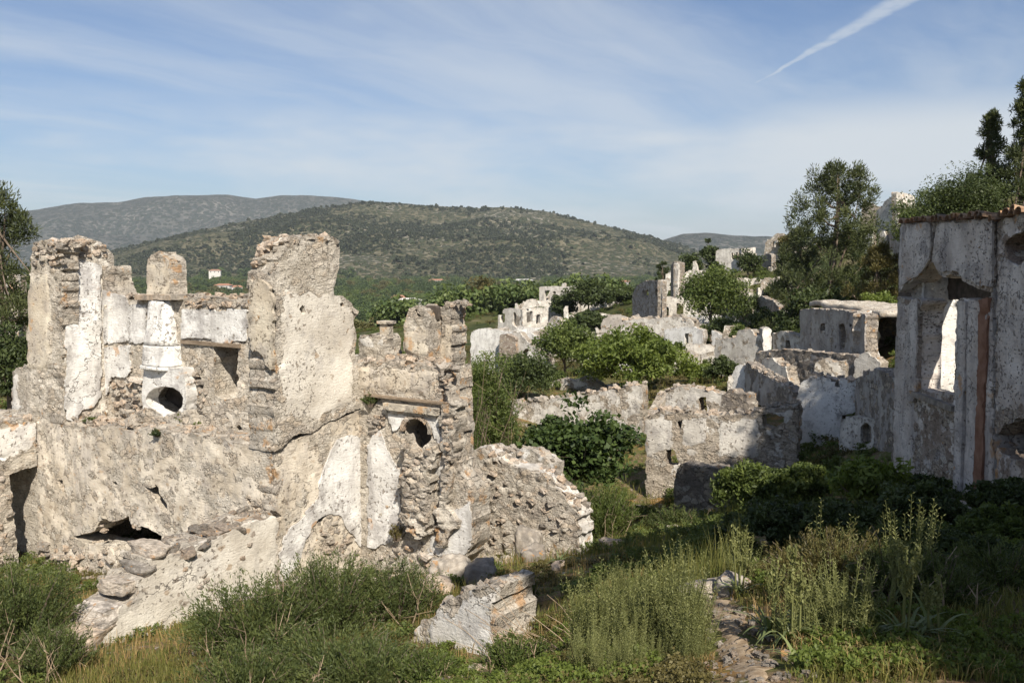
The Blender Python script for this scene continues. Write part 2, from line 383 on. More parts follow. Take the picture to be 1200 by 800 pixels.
# ------------------------------------------------------------------ terrain
CTRL_PX = [(330,700,13.2),(430,690,14.3),(500,680,14.9),(560,660,15.0),(620,655,16),(678,662,15.7),(530,690,13),(530,703,10.9),(530,806,9.0),(450,806,9.2),(450,770,10),
 (350,790,9.7),(250,790,10),(120,795,10.3),(20,770,11),(0,700,14.5),(40,672,17),(645,715,11.2),(640,770,9.3),(605,806,8.6),(655,806,7.4),(710,795,5.5),(780,765,5.5),(760,690,7),
 (840,662,7.4),(860,700,6),(870,780,4.8),(720,665,9.5),(690,650,13),(720,625,18),(760,630,21),(800,632,20),(900,790,4.6),(1000,790,4.6),(1100,790,4.6),
 (1200,790,4.6),(950,705,6.4),(1080,740,5.6),(900,655,9),(1000,640,10),(1100,620,11.5),(1200,600,12.5),(1050,560,16),(880,605,16),(820,625,23.5),(930,565,22),
 (740,562,30),(660,535,33),(600,545,30),(750,520,38),(850,600,25.3),(720,480,42),(870,440,50),(990,420,44),(830,440,48),(800,450,44),(850,472,33),(700,430,65),(620,440,60),
 (560,440,60),(840,415,65),(760,388,90),(640,395,95),(600,398,100),(680,362,130),(800,345,100),(850,328,125),(890,385,75),(920,340,90),
 (1000,370,60),(1050,330,75),(1100,290,80),(1060,262,95),(1200,245,70),(1150,330,40),(1200,420,22),(950,548,25),(1012,545,22.5),(1045,560,19),(960,478,31),(1000,455,34.5),(0,490,28),(0,400,50),(100,425,50),(300,425,45),
 (450,450,40),(300,385,100),(0,345,100),(450,400,120),(550,372,140)]
CTRL = [tuple(at(*c)) for c in CTRL_PX]+[(0,0,-1.7),(-4,1,-2.6),(5,1,-1.7),(0,-8,-.6),(-10,0,-4.2),(10,0,-.9),(-15,10,-5.4),(-20,25,-5.4),(12,10,-3.2),(14,16,-3.4),
 (-150,200,-28),(0,250,-28),(90,330,-24),(-250,100,-28),(160,180,8),(180,60,16),(40,0,3),(60,40,4),(20,-10,1.),(-40,0,-9),(-40,-15,-8),(-90,60,-14),(-100,150,-22),(-60,100,-13),(-60,20,-11)]
CTRL = np.array(CTRL)
def _tps(d): d = np.maximum(d, 1e-6); return d*d*np.log(d)
_n = len(CTRL); XY = CTRL[:, :2]
_K = _tps(np.linalg.norm(XY[:, None]-XY[None], axis=2))+np.eye(_n)*8.
_P = np.c_[np.ones(_n), XY]; _A = np.block([[_K, _P], [_P.T, np.zeros((3, 3))]])
_w = np.linalg.solve(_A, np.r_[CTRL[:, 2], 0, 0, 0])
def gz(x, y, rough=True):
    x = np.atleast_1d(np.asarray(x, float)); y = np.atleast_1d(np.asarray(y, float))
    out = np.empty(len(x))
    for s in range(0, len(x), 20000):
        a = np.stack([x[s:s+20000], y[s:s+20000]], 1)
        out[s:s+20000] = _tps(np.linalg.norm(a[:, None]-XY[None], axis=2))@_w[:_n]+_w[_n]+a@_w[_n+1:]
    r = np.hypot(x, y)
    far = -29+70*sstep(x-.15*np.abs(y), 90, 600)
    out = np.where(r < 420, out, 0)
    wt = sstep(r, 150, 260)
    out = out*(1-wt)+far*wt
    if rough:
        p = np.stack([x, y, np.zeros_like(x)], 1)
        near = 1-sstep(r, 30, 90)
        out = out+fbm(p*.9, 3, 5)*.10*near+fbm(p*3.3, 3, 9)*.035*near+fbm(p*.15, 3, 2)*.4*sstep(r, 20, 60)*(1-sstep(r, 250, 500))
    return out
def axis(lo, hi, d0, dmax, neg, pos):
    a = list(np.arange(lo, hi, d0)); d = d0; v = a[-1]
    while v < pos: d = min(d*1.09, dmax); v += d; a.append(v)
    d = d0; v = a[0]; b = []
    while v > neg: d = min(d*1.09, dmax); v -= d; b.append(v)
    return np.array(b[::-1]+a)
GX = axis(-9, 9, .14, 400, -9000, 9000); GY = axis(2.5, 19, .14, 400, -3000, 12000)
gxx, gyy = np.meshgrid(GX, GY); gv = np.stack([gxx.ravel(), gyy.ravel()], 1)
gzv = gz(gv[:, 0], gv[:, 1])
nx, ny = len(GX), len(GY)
ii = (np.arange(ny-1)[:, None]*nx+np.arange(nx-1)[None]).ravel()
gq = np.stack([ii, ii+1, ii+nx+1, ii+nx], 1)

m, g, out = new_mat('hillside_soil')
v = g.n('ShaderNodeTexCoord').outputs['Object']
n1 = g.noise(v, 1.1, 8, .62); n2 = g.noise(v, 3.2, 7, .65); n3 = g.noise(v, 17., 5, .65); n4 = g.noise(v, .12, 5, .6)
col = g.mix(g.step(n3, .3, .7), (.12, .082, .046), (.27, .195, .12))
col = g.mix(g.step(n2, .42, .58), col, g.mix(n3, (.07, .088, .024), (.165, .165, .055)))
col = g.mix(g.math('MULTIPLY', g.step(n1, .54, .64), .8), col, g.mix(n3, (.26, .13, .038), (.40, .25, .10)))
col = g.mix(g.math('MULTIPLY', g.step(g.noise(v, 5.5, 5, .6), .63, .68), .7), col, (.40, .37, .33))
ps = g.n('ShaderNodeSeparateXYZ', None, _0=v)
dist = g.n('ShaderNodeVectorMath', {'operation': 'LENGTH'}, _0=v).outputs['Value']
farc = g.mix(g.step(n4, .38, .62), (.036, .048, .017), (.095, .092, .036))
farc = g.mix(g.math('MULTIPLY', g.step(g.noise(v, .35, 4, .6), .56, .66), .5), farc, (.24, .19, .13))
col = g.mix(g.step(dist, 28., 75.), col, farc)
nb = g.n('ShaderNodeBump', None, Strength=1., Distance=.06, Height=g.math('ADD', n3, n2)).outputs[0]
pbsdf(g, out, col, .95, nb, .1); M_SOIL = m
ground = structure(link('ground', np_mesh('ground', np.c_[gv, gzv], gq, smooth=True), M_SOIL))
def g1(x, y): return float(gz([x], [y])[0])

# ------------------------------------------------------------------ hills
def hill_mat(name, base, pale, bush, sc_, rock=.75):
    m, g, out = new_mat(name)
    v = g.n('ShaderNodeTexCoord').outputs['Object']
    a = g.noise(v, .006*sc_, 6, .6); b = g.noise(v, .03*sc_, 6, .65); c = g.noise(v, .11*sc_, 3, .6)
    col = g.mix(g.step(b, .35, .65), base, pale)
    rk = g.math('MULTIPLY', g.step(g.math('ADD', g.math('MULTIPLY', a, .7), g.math('MULTIPLY', c, .45)), .60, .70), .8)
    col = g.mix(g.math('MULTIPLY', rk, rock), col, (.46, .42, .38))
    vo = g.n('ShaderNodeTexVoronoi', {'feature': 'F1'}, Vector=v, Scale=.11*sc_).outputs['Distance']
    bm = g.step(g.math('ADD', vo, g.math('MULTIPLY', g.math('SUBTRACT', a, .5), -.55)), .62, .40)
    col = g.mix(g.math('MULTIPLY', bm, .85), col, bush)
    nb = g.n('ShaderNodeBump', None, Strength=1., Distance=5., Height=g.math('ADD', b, g.math('MULTIPLY', bm, .8))).outputs[0]
    pbsdf(g, out, col, .95, nb, .05); return m
def hill(name, prof, d0, d1, d2, mat, seed, na=420, nr=150, gully=.14):
    """a ridge whose crest runs along the given bearing/height profile; foot at d0, crest at d1, far foot at d2"""
    pr = np.array([ray(px, py) for px, py in prof])
    az = np.arctan2(pr[:, 0], pr[:, 1]); hz = pr[:, 2]/np.hypot(pr[:, 0], pr[:, 1])*d1
    aa = np.linspace(az[0], az[-1], na); rr = np.concatenate([np.linspace(d0, d1, int(nr*.75)), np.linspace(d1, d2, int(nr*.25)+1)[1:]])
    A, D = np.meshgrid(aa, rr)
    H = np.interp(A, az, hz)
    t = np.where(D <= d1, (D-d0)/(d1-d0), (d2-D)/(d2-d1))
    x = np.sin(A)*D; y = np.cos(A)*D
    p = np.stack([x.ravel(), y.ravel(), np.zeros(x.size)], 1)
    nz = fbm(p/(.30*(d1-d0)), 5, seed).reshape(x.shape); n2 = fbm(p/45., 4, seed+9).reshape(x.shape)
    body = np.clip(t, 0, 1)**1.05
    z = -33+(H+33)*body+nz*(H+60)*gully*2.2*np.sin(np.clip(t, 0, 1)*math.pi)+n2*2.5*np.clip(t*3, 0, 1)
    V = np.stack([x.ravel(), y.ravel(), z.ravel()], 1)
    m_, k_ = len(rr), na
    i = (np.arange(m_-1)[:, None]*k_+np.arange(k_-1)[None]).ravel()
    q = np.stack([i, i+k_, i+k_+1, i+1], 1)[:, ::-1]
    return structure(link(name, np_mesh(name, V, q, smooth=True), mat)), V, x.shape
H_MAT = hill_mat('scrub_hill', (.060, .060, .036), (.118, .106, .068), (.030, .040, .018), 1., .40)
H_MAT2 = hill_mat('far_hill', (.042, .048, .046), (.085, .085, .078), (.026, .036, .030), .55, .22)
ridge = [(-420,330),(-200,326),(0,322),(80,308),(160,288),(230,270),(280,261),(330,252),(375,244),(430,237),(480,240),(520,242),(560,244),(600,243),(640,248),(680,257),(720,267),(760,277),
         (800,288),(850,305),(900,312),(1000,316),(1150,318),(1400,322)]
hill_o, HV, HS = hill('hill', ridge, 1250, 2050, 2900, H_MAT, 3)
hill('mountain', [(-700,262),(-300,258),(-100,252),(0,250),(40,246),(90,238),(140,237),(170,231),(215,229),(265,228),(300,233),(330,229),(365,229),(395,231),(430,236),(470,238),(560,248),(640,262),(720,276),(800,290),(900,300)],
     2950, 4200, 5600, H_MAT2, 21, 300, 110)
hill('hill', [(640,300),(700,292),(750,286),(775,282),(800,274),(830,273),(860,276),(900,277),(950,282),(1050,284),(1200,280),(1500,290)], 2300, 3000, 3900, H_MAT2, 33, 260, 90)

# ------------------------------------------------------------------ walls
def seg_dist(P, poly):
    d = np.full(len(P), 1e9); ins = np.zeros(len(P), bool); n = len(poly)
    for k in range(n):
        a = poly[k]; b = poly[(k+1) % n]; ab = b-a; L2 = ab@ab+1e-12
        t = np.clip(((P-a)@ab)/L2, 0, 1); d = np.minimum(d, np.linalg.norm(P-(a+t[:, None]*ab), axis=1))
        c = ((a[1] > P[:, 1]) != (b[1] > P[:, 1]))
        with np.errstate(divide='ignore', invalid='ignore'):
            xi = (b[0]-a[0])*(P[:, 1]-a[1])/(b[1]-a[1])+a[0]
        ins ^= c & (P[:, 0] < xi)
    return np.where(ins, d, -d)
class Plane:
    """a vertical plane: A and B are plan points (x, y), A on the viewer's left; the face looks at the viewer"""
    def __init__(s, A, B, off=0.):
        A = np.array(A[:2], float); B = np.array(B[:2], float)
        s.e = (B-A)/np.linalg.norm(B-A); s.nv = np.array([s.e[1], -s.e[0]]); s.A = A+s.nv*off; s.O = np.array([s.A[0], s.A[1], 0.])
    def uv(s, px, py):
        d = ray(px, py); t = (s.A@s.nv)/(d[:2]@s.nv); P = d*t
        return np.array([(P[:2]-s.A)@s.e, P[2]])
    def poly(s, pts): return np.array([s.uv(*p) for p in pts])
    def world(s, u, v, w=0.): return np.array([*(s.A+s.e*u+s.nv*w), v])
    def M(s, root=None):
        M = Matrix(((s.e[0], -s.nv[0], 0, s.O[0]), (s.e[1], -s.nv[1], 0, s.O[1]), (0, 0, 1, 0), (0, 0, 0, 1)))
        return M if root is None else Matrix.Translation(-root.location)@M
_seed = [100]
def wall(name, root, pl, outline, mat, holes=(), plaster=(), th=.5, cell=.06, p0=-.25, rag=.05, pside=-.2, relief=.03, local=False, hlocal=False, rough=.02, bulge=.03):
    _seed[0] += 17; sd_ = _seed[0]
    OL = np.array(outline, float) if local else pl.poly(outline)
    HL = [np.array(h, float) if hlocal else pl.poly(h) for h in holes]
    lo = OL.min(0)-cell; hi = OL.max(0)+cell
    us = np.arange(lo[0], hi[0]+cell, cell); vs = np.arange(lo[1], hi[1]+cell, cell)
    U, Vv = np.meshgrid(us, vs); P = np.stack([U.ravel(), Vv.ravel()], 1); nu, nv = len(us), len(vs)
    P3 = np.c_[P, np.full(len(P), sd_*1.37)]
    q_ = P+np.stack([fbm(P3*2.1, 2, sd_+31), fbm(P3*2.3, 2, sd_+33)], 1)*.10
    row = np.floor(q_[:, 1]/.15).astype(np.int64); col_ = np.floor(q_[:, 0]/.25+.5*(row % 2)+_h(row, row*0, row*0, sd_)*.6).astype(np.int64)
    blk = _h(col_, row, row*0, sd_+7)*2-1                    # stones of the broken edge, some gone, some left
    jag = fbm(P3*np.array([4.5, 6.5, 1]), 4, sd_)*rag*.65+blk*rag*.9
    so_ = seg_dist(P, OL)
    sd = so_+jag
    for h in HL: sd = np.minimum(sd, -seg_dist(P, h)+jag*.55)
    S = sd.reshape(nv, nu)
    cc = (S[:-1, :-1]+S[1:, :-1]+S[:-1, 1:]+S[1:, 1:])/4; keep = cc > 0
    gu, gv_ = np.gradient(S, cell)[1], np.gradient(S, cell)[0]
    gl = np.hypot(gu, gv_)+1e-6
    K = np.zeros((nv+1, nu+1), bool); K[1:-1, 1:-1] = keep
    cnt = K[:-1, :-1].astype(int)+K[1:, :-1]+K[:-1, 1:]+K[1:, 1:]
    bd = (cnt > 0) & (cnt < 4)
    mv = np.clip(-S/gl, -.45*cell, .45*cell)
    U2 = U+np.where(bd, gu/gl*mv, 0); V2 = Vv+np.where(bd, gv_/gl*mv, 0)
    P2 = np.stack([U2.ravel(), V2.ravel()], 1)
    # plaster field and relief
    pf = np.full(len(P), float(p0))
    for pp in plaster:
        a = 1.
        if isinstance(pp, tuple) and len(pp) == 2 and isinstance(pp[1], float): pp, a = pp
        pf = np.maximum(pf, np.clip(seg_dist(P, pl.poly(pp)), -.5, .3*a)+.0)
    big = fbm(np.c_[P*1.3, np.full(len(P), sd_*.7)], 3, sd_+3)
    pf = pf+np.where(pf > -.15, 0, big*.20)
    topd = np.clip(so_, 0, 1)
    mk = sstep(pf+fbm(P3*3.5, 3, sd_+5)*.10, -.02, .05)
    f1, f2, cid = cells(np.c_[P*np.array([4.6, 7.2]), np.full(len(P), sd_*.3)], sd_)
    st = np.clip((f2-f1)*1.6, 0, 1)*(.35+.65*cid)
    dsp = mk*(relief*.75+fbm(P3*9., 2, sd_+12)*.006+fbm(P3*2.2, 3, sd_+2)*.008)+(1-mk)*(st*relief*1.15+fbm(P3*6., 4, sd_+1, .6)*rough*1.15+np.minimum(0, fbm(P3*np.array([4., 7., 1.]), 3, sd_+14)+.12)*rough*3.)+fbm(P3*.7, 2, sd_+8)*bulge
    # assemble
    used = cnt.ravel() > 0; idx = -np.ones(len(P), int); idx[used] = np.arange(used.sum()); n = used.sum()
    F = np.c_[P2[:, 0], -dsp, P2[:, 1]][used]; B = np.c_[P2[:, 0], th+fbm(P3*3., 3, sd_+4)*.04, P2[:, 1]][used]
    jj, kk = np.nonzero(keep); a = jj*nu+kk
    fq = idx[np.stack([a, a+1, a+nu+1, a+nu], 1)]
    bq = fq[:, ::-1]+n
    # boundary edges
    E = []
    Kp = K
    j2, k2 = np.nonzero(keep)
    for dj, dk, c0, c1 in ((-1, 0, 0, 1), (1, 0, nu+1, nu), (0, -1, nu, 0), (0, 1, 1, nu+1)):
        ex = ~Kp[j2+1+dj, k2+1+dk]; aa = (j2*nu+k2)[ex]
        E.append(np.stack([aa+c0, aa+c1], 1))
    E = idx[np.concatenate(E)] if E else np.zeros((0, 2), int)
    ns = max(1, min(5, int(round(th/max(cell*1.6, .09)))))
    bv = np.unique(E); bmap = -np.ones(n, int); bmap[bv] = np.arange(len(bv))
    Vs = [F, B]; base = 2*n; prev = bv; rows = [bv]
    gN = np.stack([(gu/gl).ravel(), (gv_/gl).ravel()], 1)[used]
    for s in range(1, ns):
        f = s/ns; Q = F[bv]*(1-f)+B[bv]*f
        r_ = fbm(Q*np.array([5, 5, 5])+sd_, 3, sd_+6)*min(rag*1.1+.012, .07)
        Q[:, 0] -= gN[bv, 0]*r_; Q[:, 2] -= gN[bv, 1]*r_
        Vs.append(Q); rows.append(base+np.arange(len(bv))); base += len(bv)
    rows.append(bv+n)
    sq = []
    for s in range(ns):
        r0, r1 = rows[s], rows[s+1]; i0, i1 = bmap[E[:, 0]], bmap[E[:, 1]]
        sq.append(np.stack([r0[i1], r0[i0], r1[i0], r1[i1]], 1))
    V = np.concatenate(Vs); Q = np.concatenate([fq, bq]+sq)
    pfu = pf[used]; pat = np.concatenate([pfu, np.full(n, pside)]+[np.full(len(bv), pside)]*(ns-1))
    eat = np.concatenate([topd[used], topd[used]]+[topd[used][bv]*.6]*(ns-1))
    me = np_mesh(name, V, Q, None, {'plaster': pat, 'edge': eat}, True)
    me.set_sharp_from_angle(angle=R(38))
    return link(name, me, mat, root, pl.M(root))

# ------------------------------------------------------------------ stones
def stone_mesh(i, flat=.65):
    g_ = np.array([(x, y, z) for x in (-1, 0, 1) for y in (-1, 0, 1) for z in (-1, 0, 1)], float)
    key = {tuple(p): k for k, p in enumerate(g_.astype(int).tolist())}
    Q = []
    for ax in range(3):
        for sgn in (-1, 1):
            b, c = [(1, 2), (2, 0), (0, 1)][ax]
            for u in (-1, 0):
                for v_ in (-1, 0):
                    q = []
                    for du, dv in ((0, 0), (1, 0), (1, 1), (0, 1)):
                        p = [0, 0, 0]; p[ax] = sgn; p[b] = u+du; p[c] = v_+dv; q.append(key[tuple(p)])
                    Q.append(q if sgn > 0 else q[::-1])
    r = np.random.default_rng(500+i)
    V = g_/np.maximum(1, np.linalg.norm(g_, axis=1)[:, None]**.36)
    V = V*.88+r.normal(size=V.shape)*.15; V *= np.array([r.uniform(.85, 1.25), r.uniform(.7, 1.05), flat*r.uniform(.8, 1.25)])*.5
    return np_mesh('stone', V, Q, None, None, False)
STONES = [stone_mesh(i) for i in range(10)]
for s_ in STONES: s_.materials.append(M_STONE)
STONES_W = [stone_mesh(i+20, .75) for i in range(6)]
for s_ in STONES_W: s_.materials.append(M_STONE_W)
def block_mesh(i):
    k = 8; r = np.random.default_rng(800+i); t = np.linspace(-1, 1, k); g_ = Geo(); V = []; Q = []
    for ax in range(3):
        for sg in (-1, 1):
            A, B = np.meshgrid(t, t, indexing='ij'); P = np.zeros((k*k, 3)); b, c = [(1, 2), (2, 0), (0, 1)][ax]
            P[:, ax] = sg; P[:, b] = A.ravel(); P[:, c] = B.ravel(); n0 = len(V)*k*k; j = (np.arange(k-1)[:, None]*k+np.arange(k-1)[None]).ravel(); q = np.stack([j, j+k, j+k+1, j+1], 1)+n0
            V.append(P); Q.append(q if sg > 0 else q[:, ::-1])
    V = np.concatenate(V); d = V/np.linalg.norm(V, axis=1)[:, None]; V = V*.74+d*.34
    V = V*(1+fbm(V*1.1+i*7, 3, 90+i)[:, None]*.28)+np.stack([fbm(V*3+i*5+q*9, 3, 95+q) for q in range(3)], 1)*.09
    return np_mesh('stone_block', V*.5, np.concatenate(Q), None, None, True)
STONES_D = [stone_mesh(i+40, .5) for i in range(6)]
for s_ in STONES_D: s_.materials.append(M_LICHEN)
BLOCKS = [block_mesh(i) for i in range(5)]
for s_ in BLOCKS: s_.materials.append(M_STONE_W)
TILE = Geo()
def tile_mesh():
    g_ = Geo(); k = 6; an = np.linspace(0, math.pi, k)
    for r_, z0 in ((.085, 0),):
        V = []
        for y_, rr in ((-.2, .09), (.2, .075)):
            for t_ in (0., .016):
                V += [(math.cos(a)*(rr-t_), y_, math.sin(a)*(rr-t_)) for a in an]
        q = []
        for j in range(k-1):
            q += [(j, j+1, 2*k+j+1, 2*k+j), (k+j+1, k+j, 3*k+j, 3*k+j+1), (j+1, j, k+j, k+j+1), (2*k+j, 2*k+j+1, 3*k+j+1, 3*k+j)]
        g_.add(V, q)
    return g_.mesh('roof_tile')
TILE = tile_mesh(); TILE.materials.append(M_TILE)
def put_stone(parent, x, y, z, size, pool=None, name='stone', squash=1., tilt=.35):
    o = bpy.data.objects.new(name, random.choice(pool or STONES)); sc.collection.objects.link(o); o.parent = parent
    o.location = (x, y, z); o.scale = (size*random.uniform(.85, 1.25), size*random.uniform(.85, 1.15), size*squash*random.uniform(.8, 1.15))
    o.rotation_euler = (random.gauss(0, tilt), random.gauss(0, tilt), random.uniform(-.6, .6)+(math.pi if random.random() < .5 else 0)); return o
def top_stones(wobj, pl, line, th, step=.15, rows=3, size=.17, pool=None, skip=.1, lift=.02):
    """single stones of the ragged wall head, along a pixel line"""
    L = pl.poly(line)
    for a, b in zip(L[:-1], L[1:]):
        d = np.linalg.norm(b-a); n = max(1, int(round(d/step)))
        for i in range(n):
            for r_ in range(rows):
                if random.random() < skip: continue
                t = (i+random.random())/n; p = a+(b-a)*t
                put_stone(wobj, p[0], th*(r_+.5+random.uniform(-.3, .3))/rows, p[1]+lift+random.uniform(-.05, .04), size*random.uniform(.7, 1.35), pool)
def face_stones(wobj, pl, poly, n, size=(.12, .28), pool=None, y=0., squash=.9, seed=0):
    """single stones that stand proud of a wall face inside a pixel polygon"""
    PL = pl.poly(poly); lo, hi = PL.min(0), PL.max(0); r = np.random.default_rng(seed+7); pts = []
    for _ in range(n*60):
        if len(pts) >= n: break
        p = r.uniform(lo, hi); s = r.uniform(*size)
        if seg_dist(p[None], PL)[0] < s*.25: continue
        if all(abs(p[0]-q[0]) > (s+q[2])*.42 or abs(p[1]-q[1]) > (s+q[2])*.30 for q in pts): pts.append((p[0], p[1], s))
    for u, v_, s in pts: put_stone(wobj, u, y+random.uniform(-.02, .03), v_, s, pool, squash=squash, tilt=.14)

# ------------------------------------------------------------------ plants
def blob(rg, c, r, n, k, cr, flat=.75, shell=(.45, 1.), bottom=-.5):
    d = rg.normal(size=(n, 3)); d /= np.linalg.norm(d, axis=1)[:, None]; d[:, 2] = np.where(d[:, 2] < bottom, -d[:, 2]*.6, d[:, 2])
    C = np.asarray(c)+d*np.asarray(r)*rg.uniform(*shell, size=(n, 1))
    rad = cr*rg.uniform(.6, 1.35, size=n)
    q = rg.normal(size=(n, k, 3)); q /= np.linalg.norm(q, axis=2)[:, :, None]; q *= (rg.random((n, k, 1))**.5)
    P = C[:, None]+q*rad[:, None, None]*np.array([1, 1, flat])
    t = np.clip(rg.normal(.5, .17, size=(n, 1))+rg.normal(0, .2, size=(n, k)), 0, 1)
    return C, P.reshape(-1, 3), t.ravel()
def limbs(gb, rg, H, C, r0, n=8, lean=(0, 0), z0=.35):
    top = np.array([lean[0], lean[1], H])
    t = np.linspace(0, 1, 6)[:, None]; tr = top*t*np.array([1, 1, 1])+rg.normal(size=(6, 3))*H*.012*np.array([1, 1, 0])*t
    gb.tube(tr, r0*(1-.72*t[:, 0]), 7)
    for i in rg.choice(len(C), min(n, len(C)), replace=False):
        f = rg.uniform(z0, .9); s = tr[0]+(top-tr[0])*f; e = C[i]; md = (s+e)/2+np.array([0, 0, -.06*H])+rg.normal(size=3)*.03*H
        tt = np.linspace(0, 1, 5)[:, None]; pts = (1-tt)**2*s+2*tt*(1-tt)*md+tt**2*e
        gb.tube(pts, r0*.42*(1-.8*tt[:, 0]), 5)
def tree(name, label, cat, px, top, Y, wpx, fol, kind='round', group=None, n=45, k=90, ls=.16, cr=.24, base=None, crown=.72, seed=None, bark=None, lean=0., squash=1., up=.3, asp=.45):
    """trunk with limbs, and a crown of leaf clumps; px/top/wpx say where the crown shows"""
    _seed[0] += 3; rg = np.random.default_rng(_seed[0] if seed is None else seed)
    P = at(px, top, Y); x, y = P[0], P[1]; zb = g1(x, y)-.1 if base is None else at(px, base, Y)[2]; H = P[2]-zb; Wd = wpx/1000*Y
    root = thing(name, label, cat, (x, y, zb), group)
    rc = np.array([Wd/2, Wd/2*.9*squash, H*crown/2]); c = np.array([lean, 0, H-rc[2]])
    gl_ = Geo(); gb = Geo()
    conifer = kind == 'conifer'
    if kind in ('pine', 'conifer'):
        CC = []; L = 26
        for i in range(n):
            f = rg.uniform(0, 1); zc = H*(1-crown)+H*crown*f
            rr = Wd/2*((1-f*.88) if conifer else (1-f**2.8*.66))*rg.uniform(.2, 1.)*(.8+.4*rg.random()); a = rg.uniform(0, 2*math.pi)
            CC.append((lean*f+math.cos(a)*rr, math.sin(a)*rr, zc-.12*rr))
        CC = np.array(CC); rad = cr*Wd*.5*rg.uniform(.55, 1.25, size=n)
        q = rg.normal(size=(n, k, 3)); q /= np.linalg.norm(q, axis=2)[:, :, None]; q *= rg.random((n, k, 1))**.45; q[..., 2] = q[..., 2]*.75+.40*(1-1.4*np.linalg.norm(q[..., :2], axis=2)); q[..., :2] *= .85
        PP = (CC[:, None]+q*rad[:, None, None]).reshape(-1, 3)
        dd = q.reshape(-1, 3)*1.2+np.array([0, 0, .45])+rg.normal(size=(n*k, 3))*.45
        tt = np.clip(rg.normal(.5, .16, size=(n, 1))+rg.normal(0, .18, size=(n, k)), 0, 1).ravel()
        gl_.leaves(PP, ls*rg.uniform(.7, 1.3, n*k), .20, .2, tt, dd, rg=rg)
        limbs(gb, rg, H*.96, CC, .016*H+.03, min(n, 15), (lean, 0), .2)
    else:
        C, PP, tt = blob(rg, c, rc, n, k, cr*min(Wd, H)*.9, shell=(.4, 1.) if kind != 'open' else (.3, 1.05))
        C2, P2, t2 = blob(rg, c+np.array([0, 0, rc[2]*.15]), rc*.62, max(3, n//3), k, cr*min(Wd, H))
        PP = np.concatenate([PP, P2]); tt = np.concatenate([tt, t2])
        gl_.leaves(PP, ls*rg.uniform(.6, 1.3, len(PP)), asp, up, tt, rg=rg)
        limbs(gb, rg, H*.8, C, .02*H+.03, min(n, 14), (lean, 0), .2)
    link('crown', gl_.mesh('crown'), fol, root); link('trunk', gb.mesh('trunk', True), bark or M_BARK, root)
    return root
def broom(name, label, cat, x, y, H, Wd, fol, stems=170, per=55, ls=.06, group=None, lean=(0, 0), dead=6, droop=.12, asp=.22, z=None, seed=None, lo=.25, base_r=.25):
    """a shrub of many fine upright sprigs, each set with small narrow leaves"""
    _seed[0] += 3; rg = np.random.default_rng(_seed[0] if seed is None else seed)
    zb = g1(x, y)-.05 if z is None else z
    root = thing(name, label, cat, (x, y, zb), group); gl_ = Geo(); gs = Geo()
    a = rg.uniform(0, 2*math.pi, stems); rr = np.sqrt(rg.random(stems)); hh = H*(1-.42*rr**2)*rg.uniform(.62, 1.06, stems)
    b = np.stack([np.cos(a)*rr*Wd*base_r*.5, np.sin(a)*rr*Wd*base_r*.5, np.zeros(stems)], 1)
    e = np.stack([np.cos(a)*rr*Wd*.5+lean[0]+rg.normal(0, .05, stems)*Wd, np.sin(a)*rr*Wd*.42+lean[1], hh], 1)
    mdl = (b+e)/2+np.stack([np.zeros(stems), np.zeros(stems), hh*droop+.02], 1)
    t = rg.uniform(lo, 1., (stems, per))[..., None]
    P = (1-t)**2*b[:, None]+2*t*(1-t)*mdl[:, None]+t**2*e[:, None]
    D = 2*(1-t)*(mdl-b)[:, None]+2*t*(e-mdl)[:, None]; D /= np.linalg.norm(D, axis=2)[..., None]
    P = P+rg.normal(size=P.shape)*(.025*Wd+.01)*t*.55
    dd = D*.9+rg.normal(size=P.shape)*.55+np.array([0, 0, .25])
    tt = np.clip(rg.normal(.45, .2, (stems, 1))+rg.normal(0, .16, (stems, per)), 0, 1)
    gl_.leaves(P.reshape(-1, 3), ls*rg.uniform(.6, 1.35, stems*per), asp, .2, tt.ravel(), dd.reshape(-1, 3), rg=rg)
    tt_ = np.linspace(0, 1, 5)[:, None]
    for i in range(0, stems, max(1, stems//45)):
        gs.tube((1-tt_)**2*b[i]+2*tt_*(1-tt_)*mdl[i]+tt_**2*e[i], .009*(1-.75*tt_[:, 0])*(.6+.5*H), 4)
    link('foliage', gl_.mesh('foliage'), fol, root); link('stems', gs.mesh('stems'), M_BARK, root)['kind'] = 'stuff'
    if dead:
        gd = Geo()
        for i in range(dead):
            a_ = rg.uniform(0, 2*math.pi); s = np.array([math.cos(a_)*Wd*.3, -abs(math.sin(a_))*Wd*.4, 0.]); e_ = s+np.array([rg.normal(0, .2)*H, rg.normal(-.05, .15)*H, H*rg.uniform(.4, .95)])
            pts = s+(e_-s)*tt_+rg.normal(size=(5, 3))*.02*H*tt_
            gd.tube(pts, .011*(1-.75*tt_[:, 0]), 4)
            for q in range(3):
                f = rg.uniform(.4, .9); s2 = s+(e_-s)*f; gd.tube([s2, s2+rg.normal(size=3)*np.array([.12, .12, .10])*H+np.array([0, 0, .1*H])], [.005, .002], 3)
        link('dead_twigs', gd.mesh('dead_twigs'), M_TWIG, root)['kind'] = 'stuff'
    return root

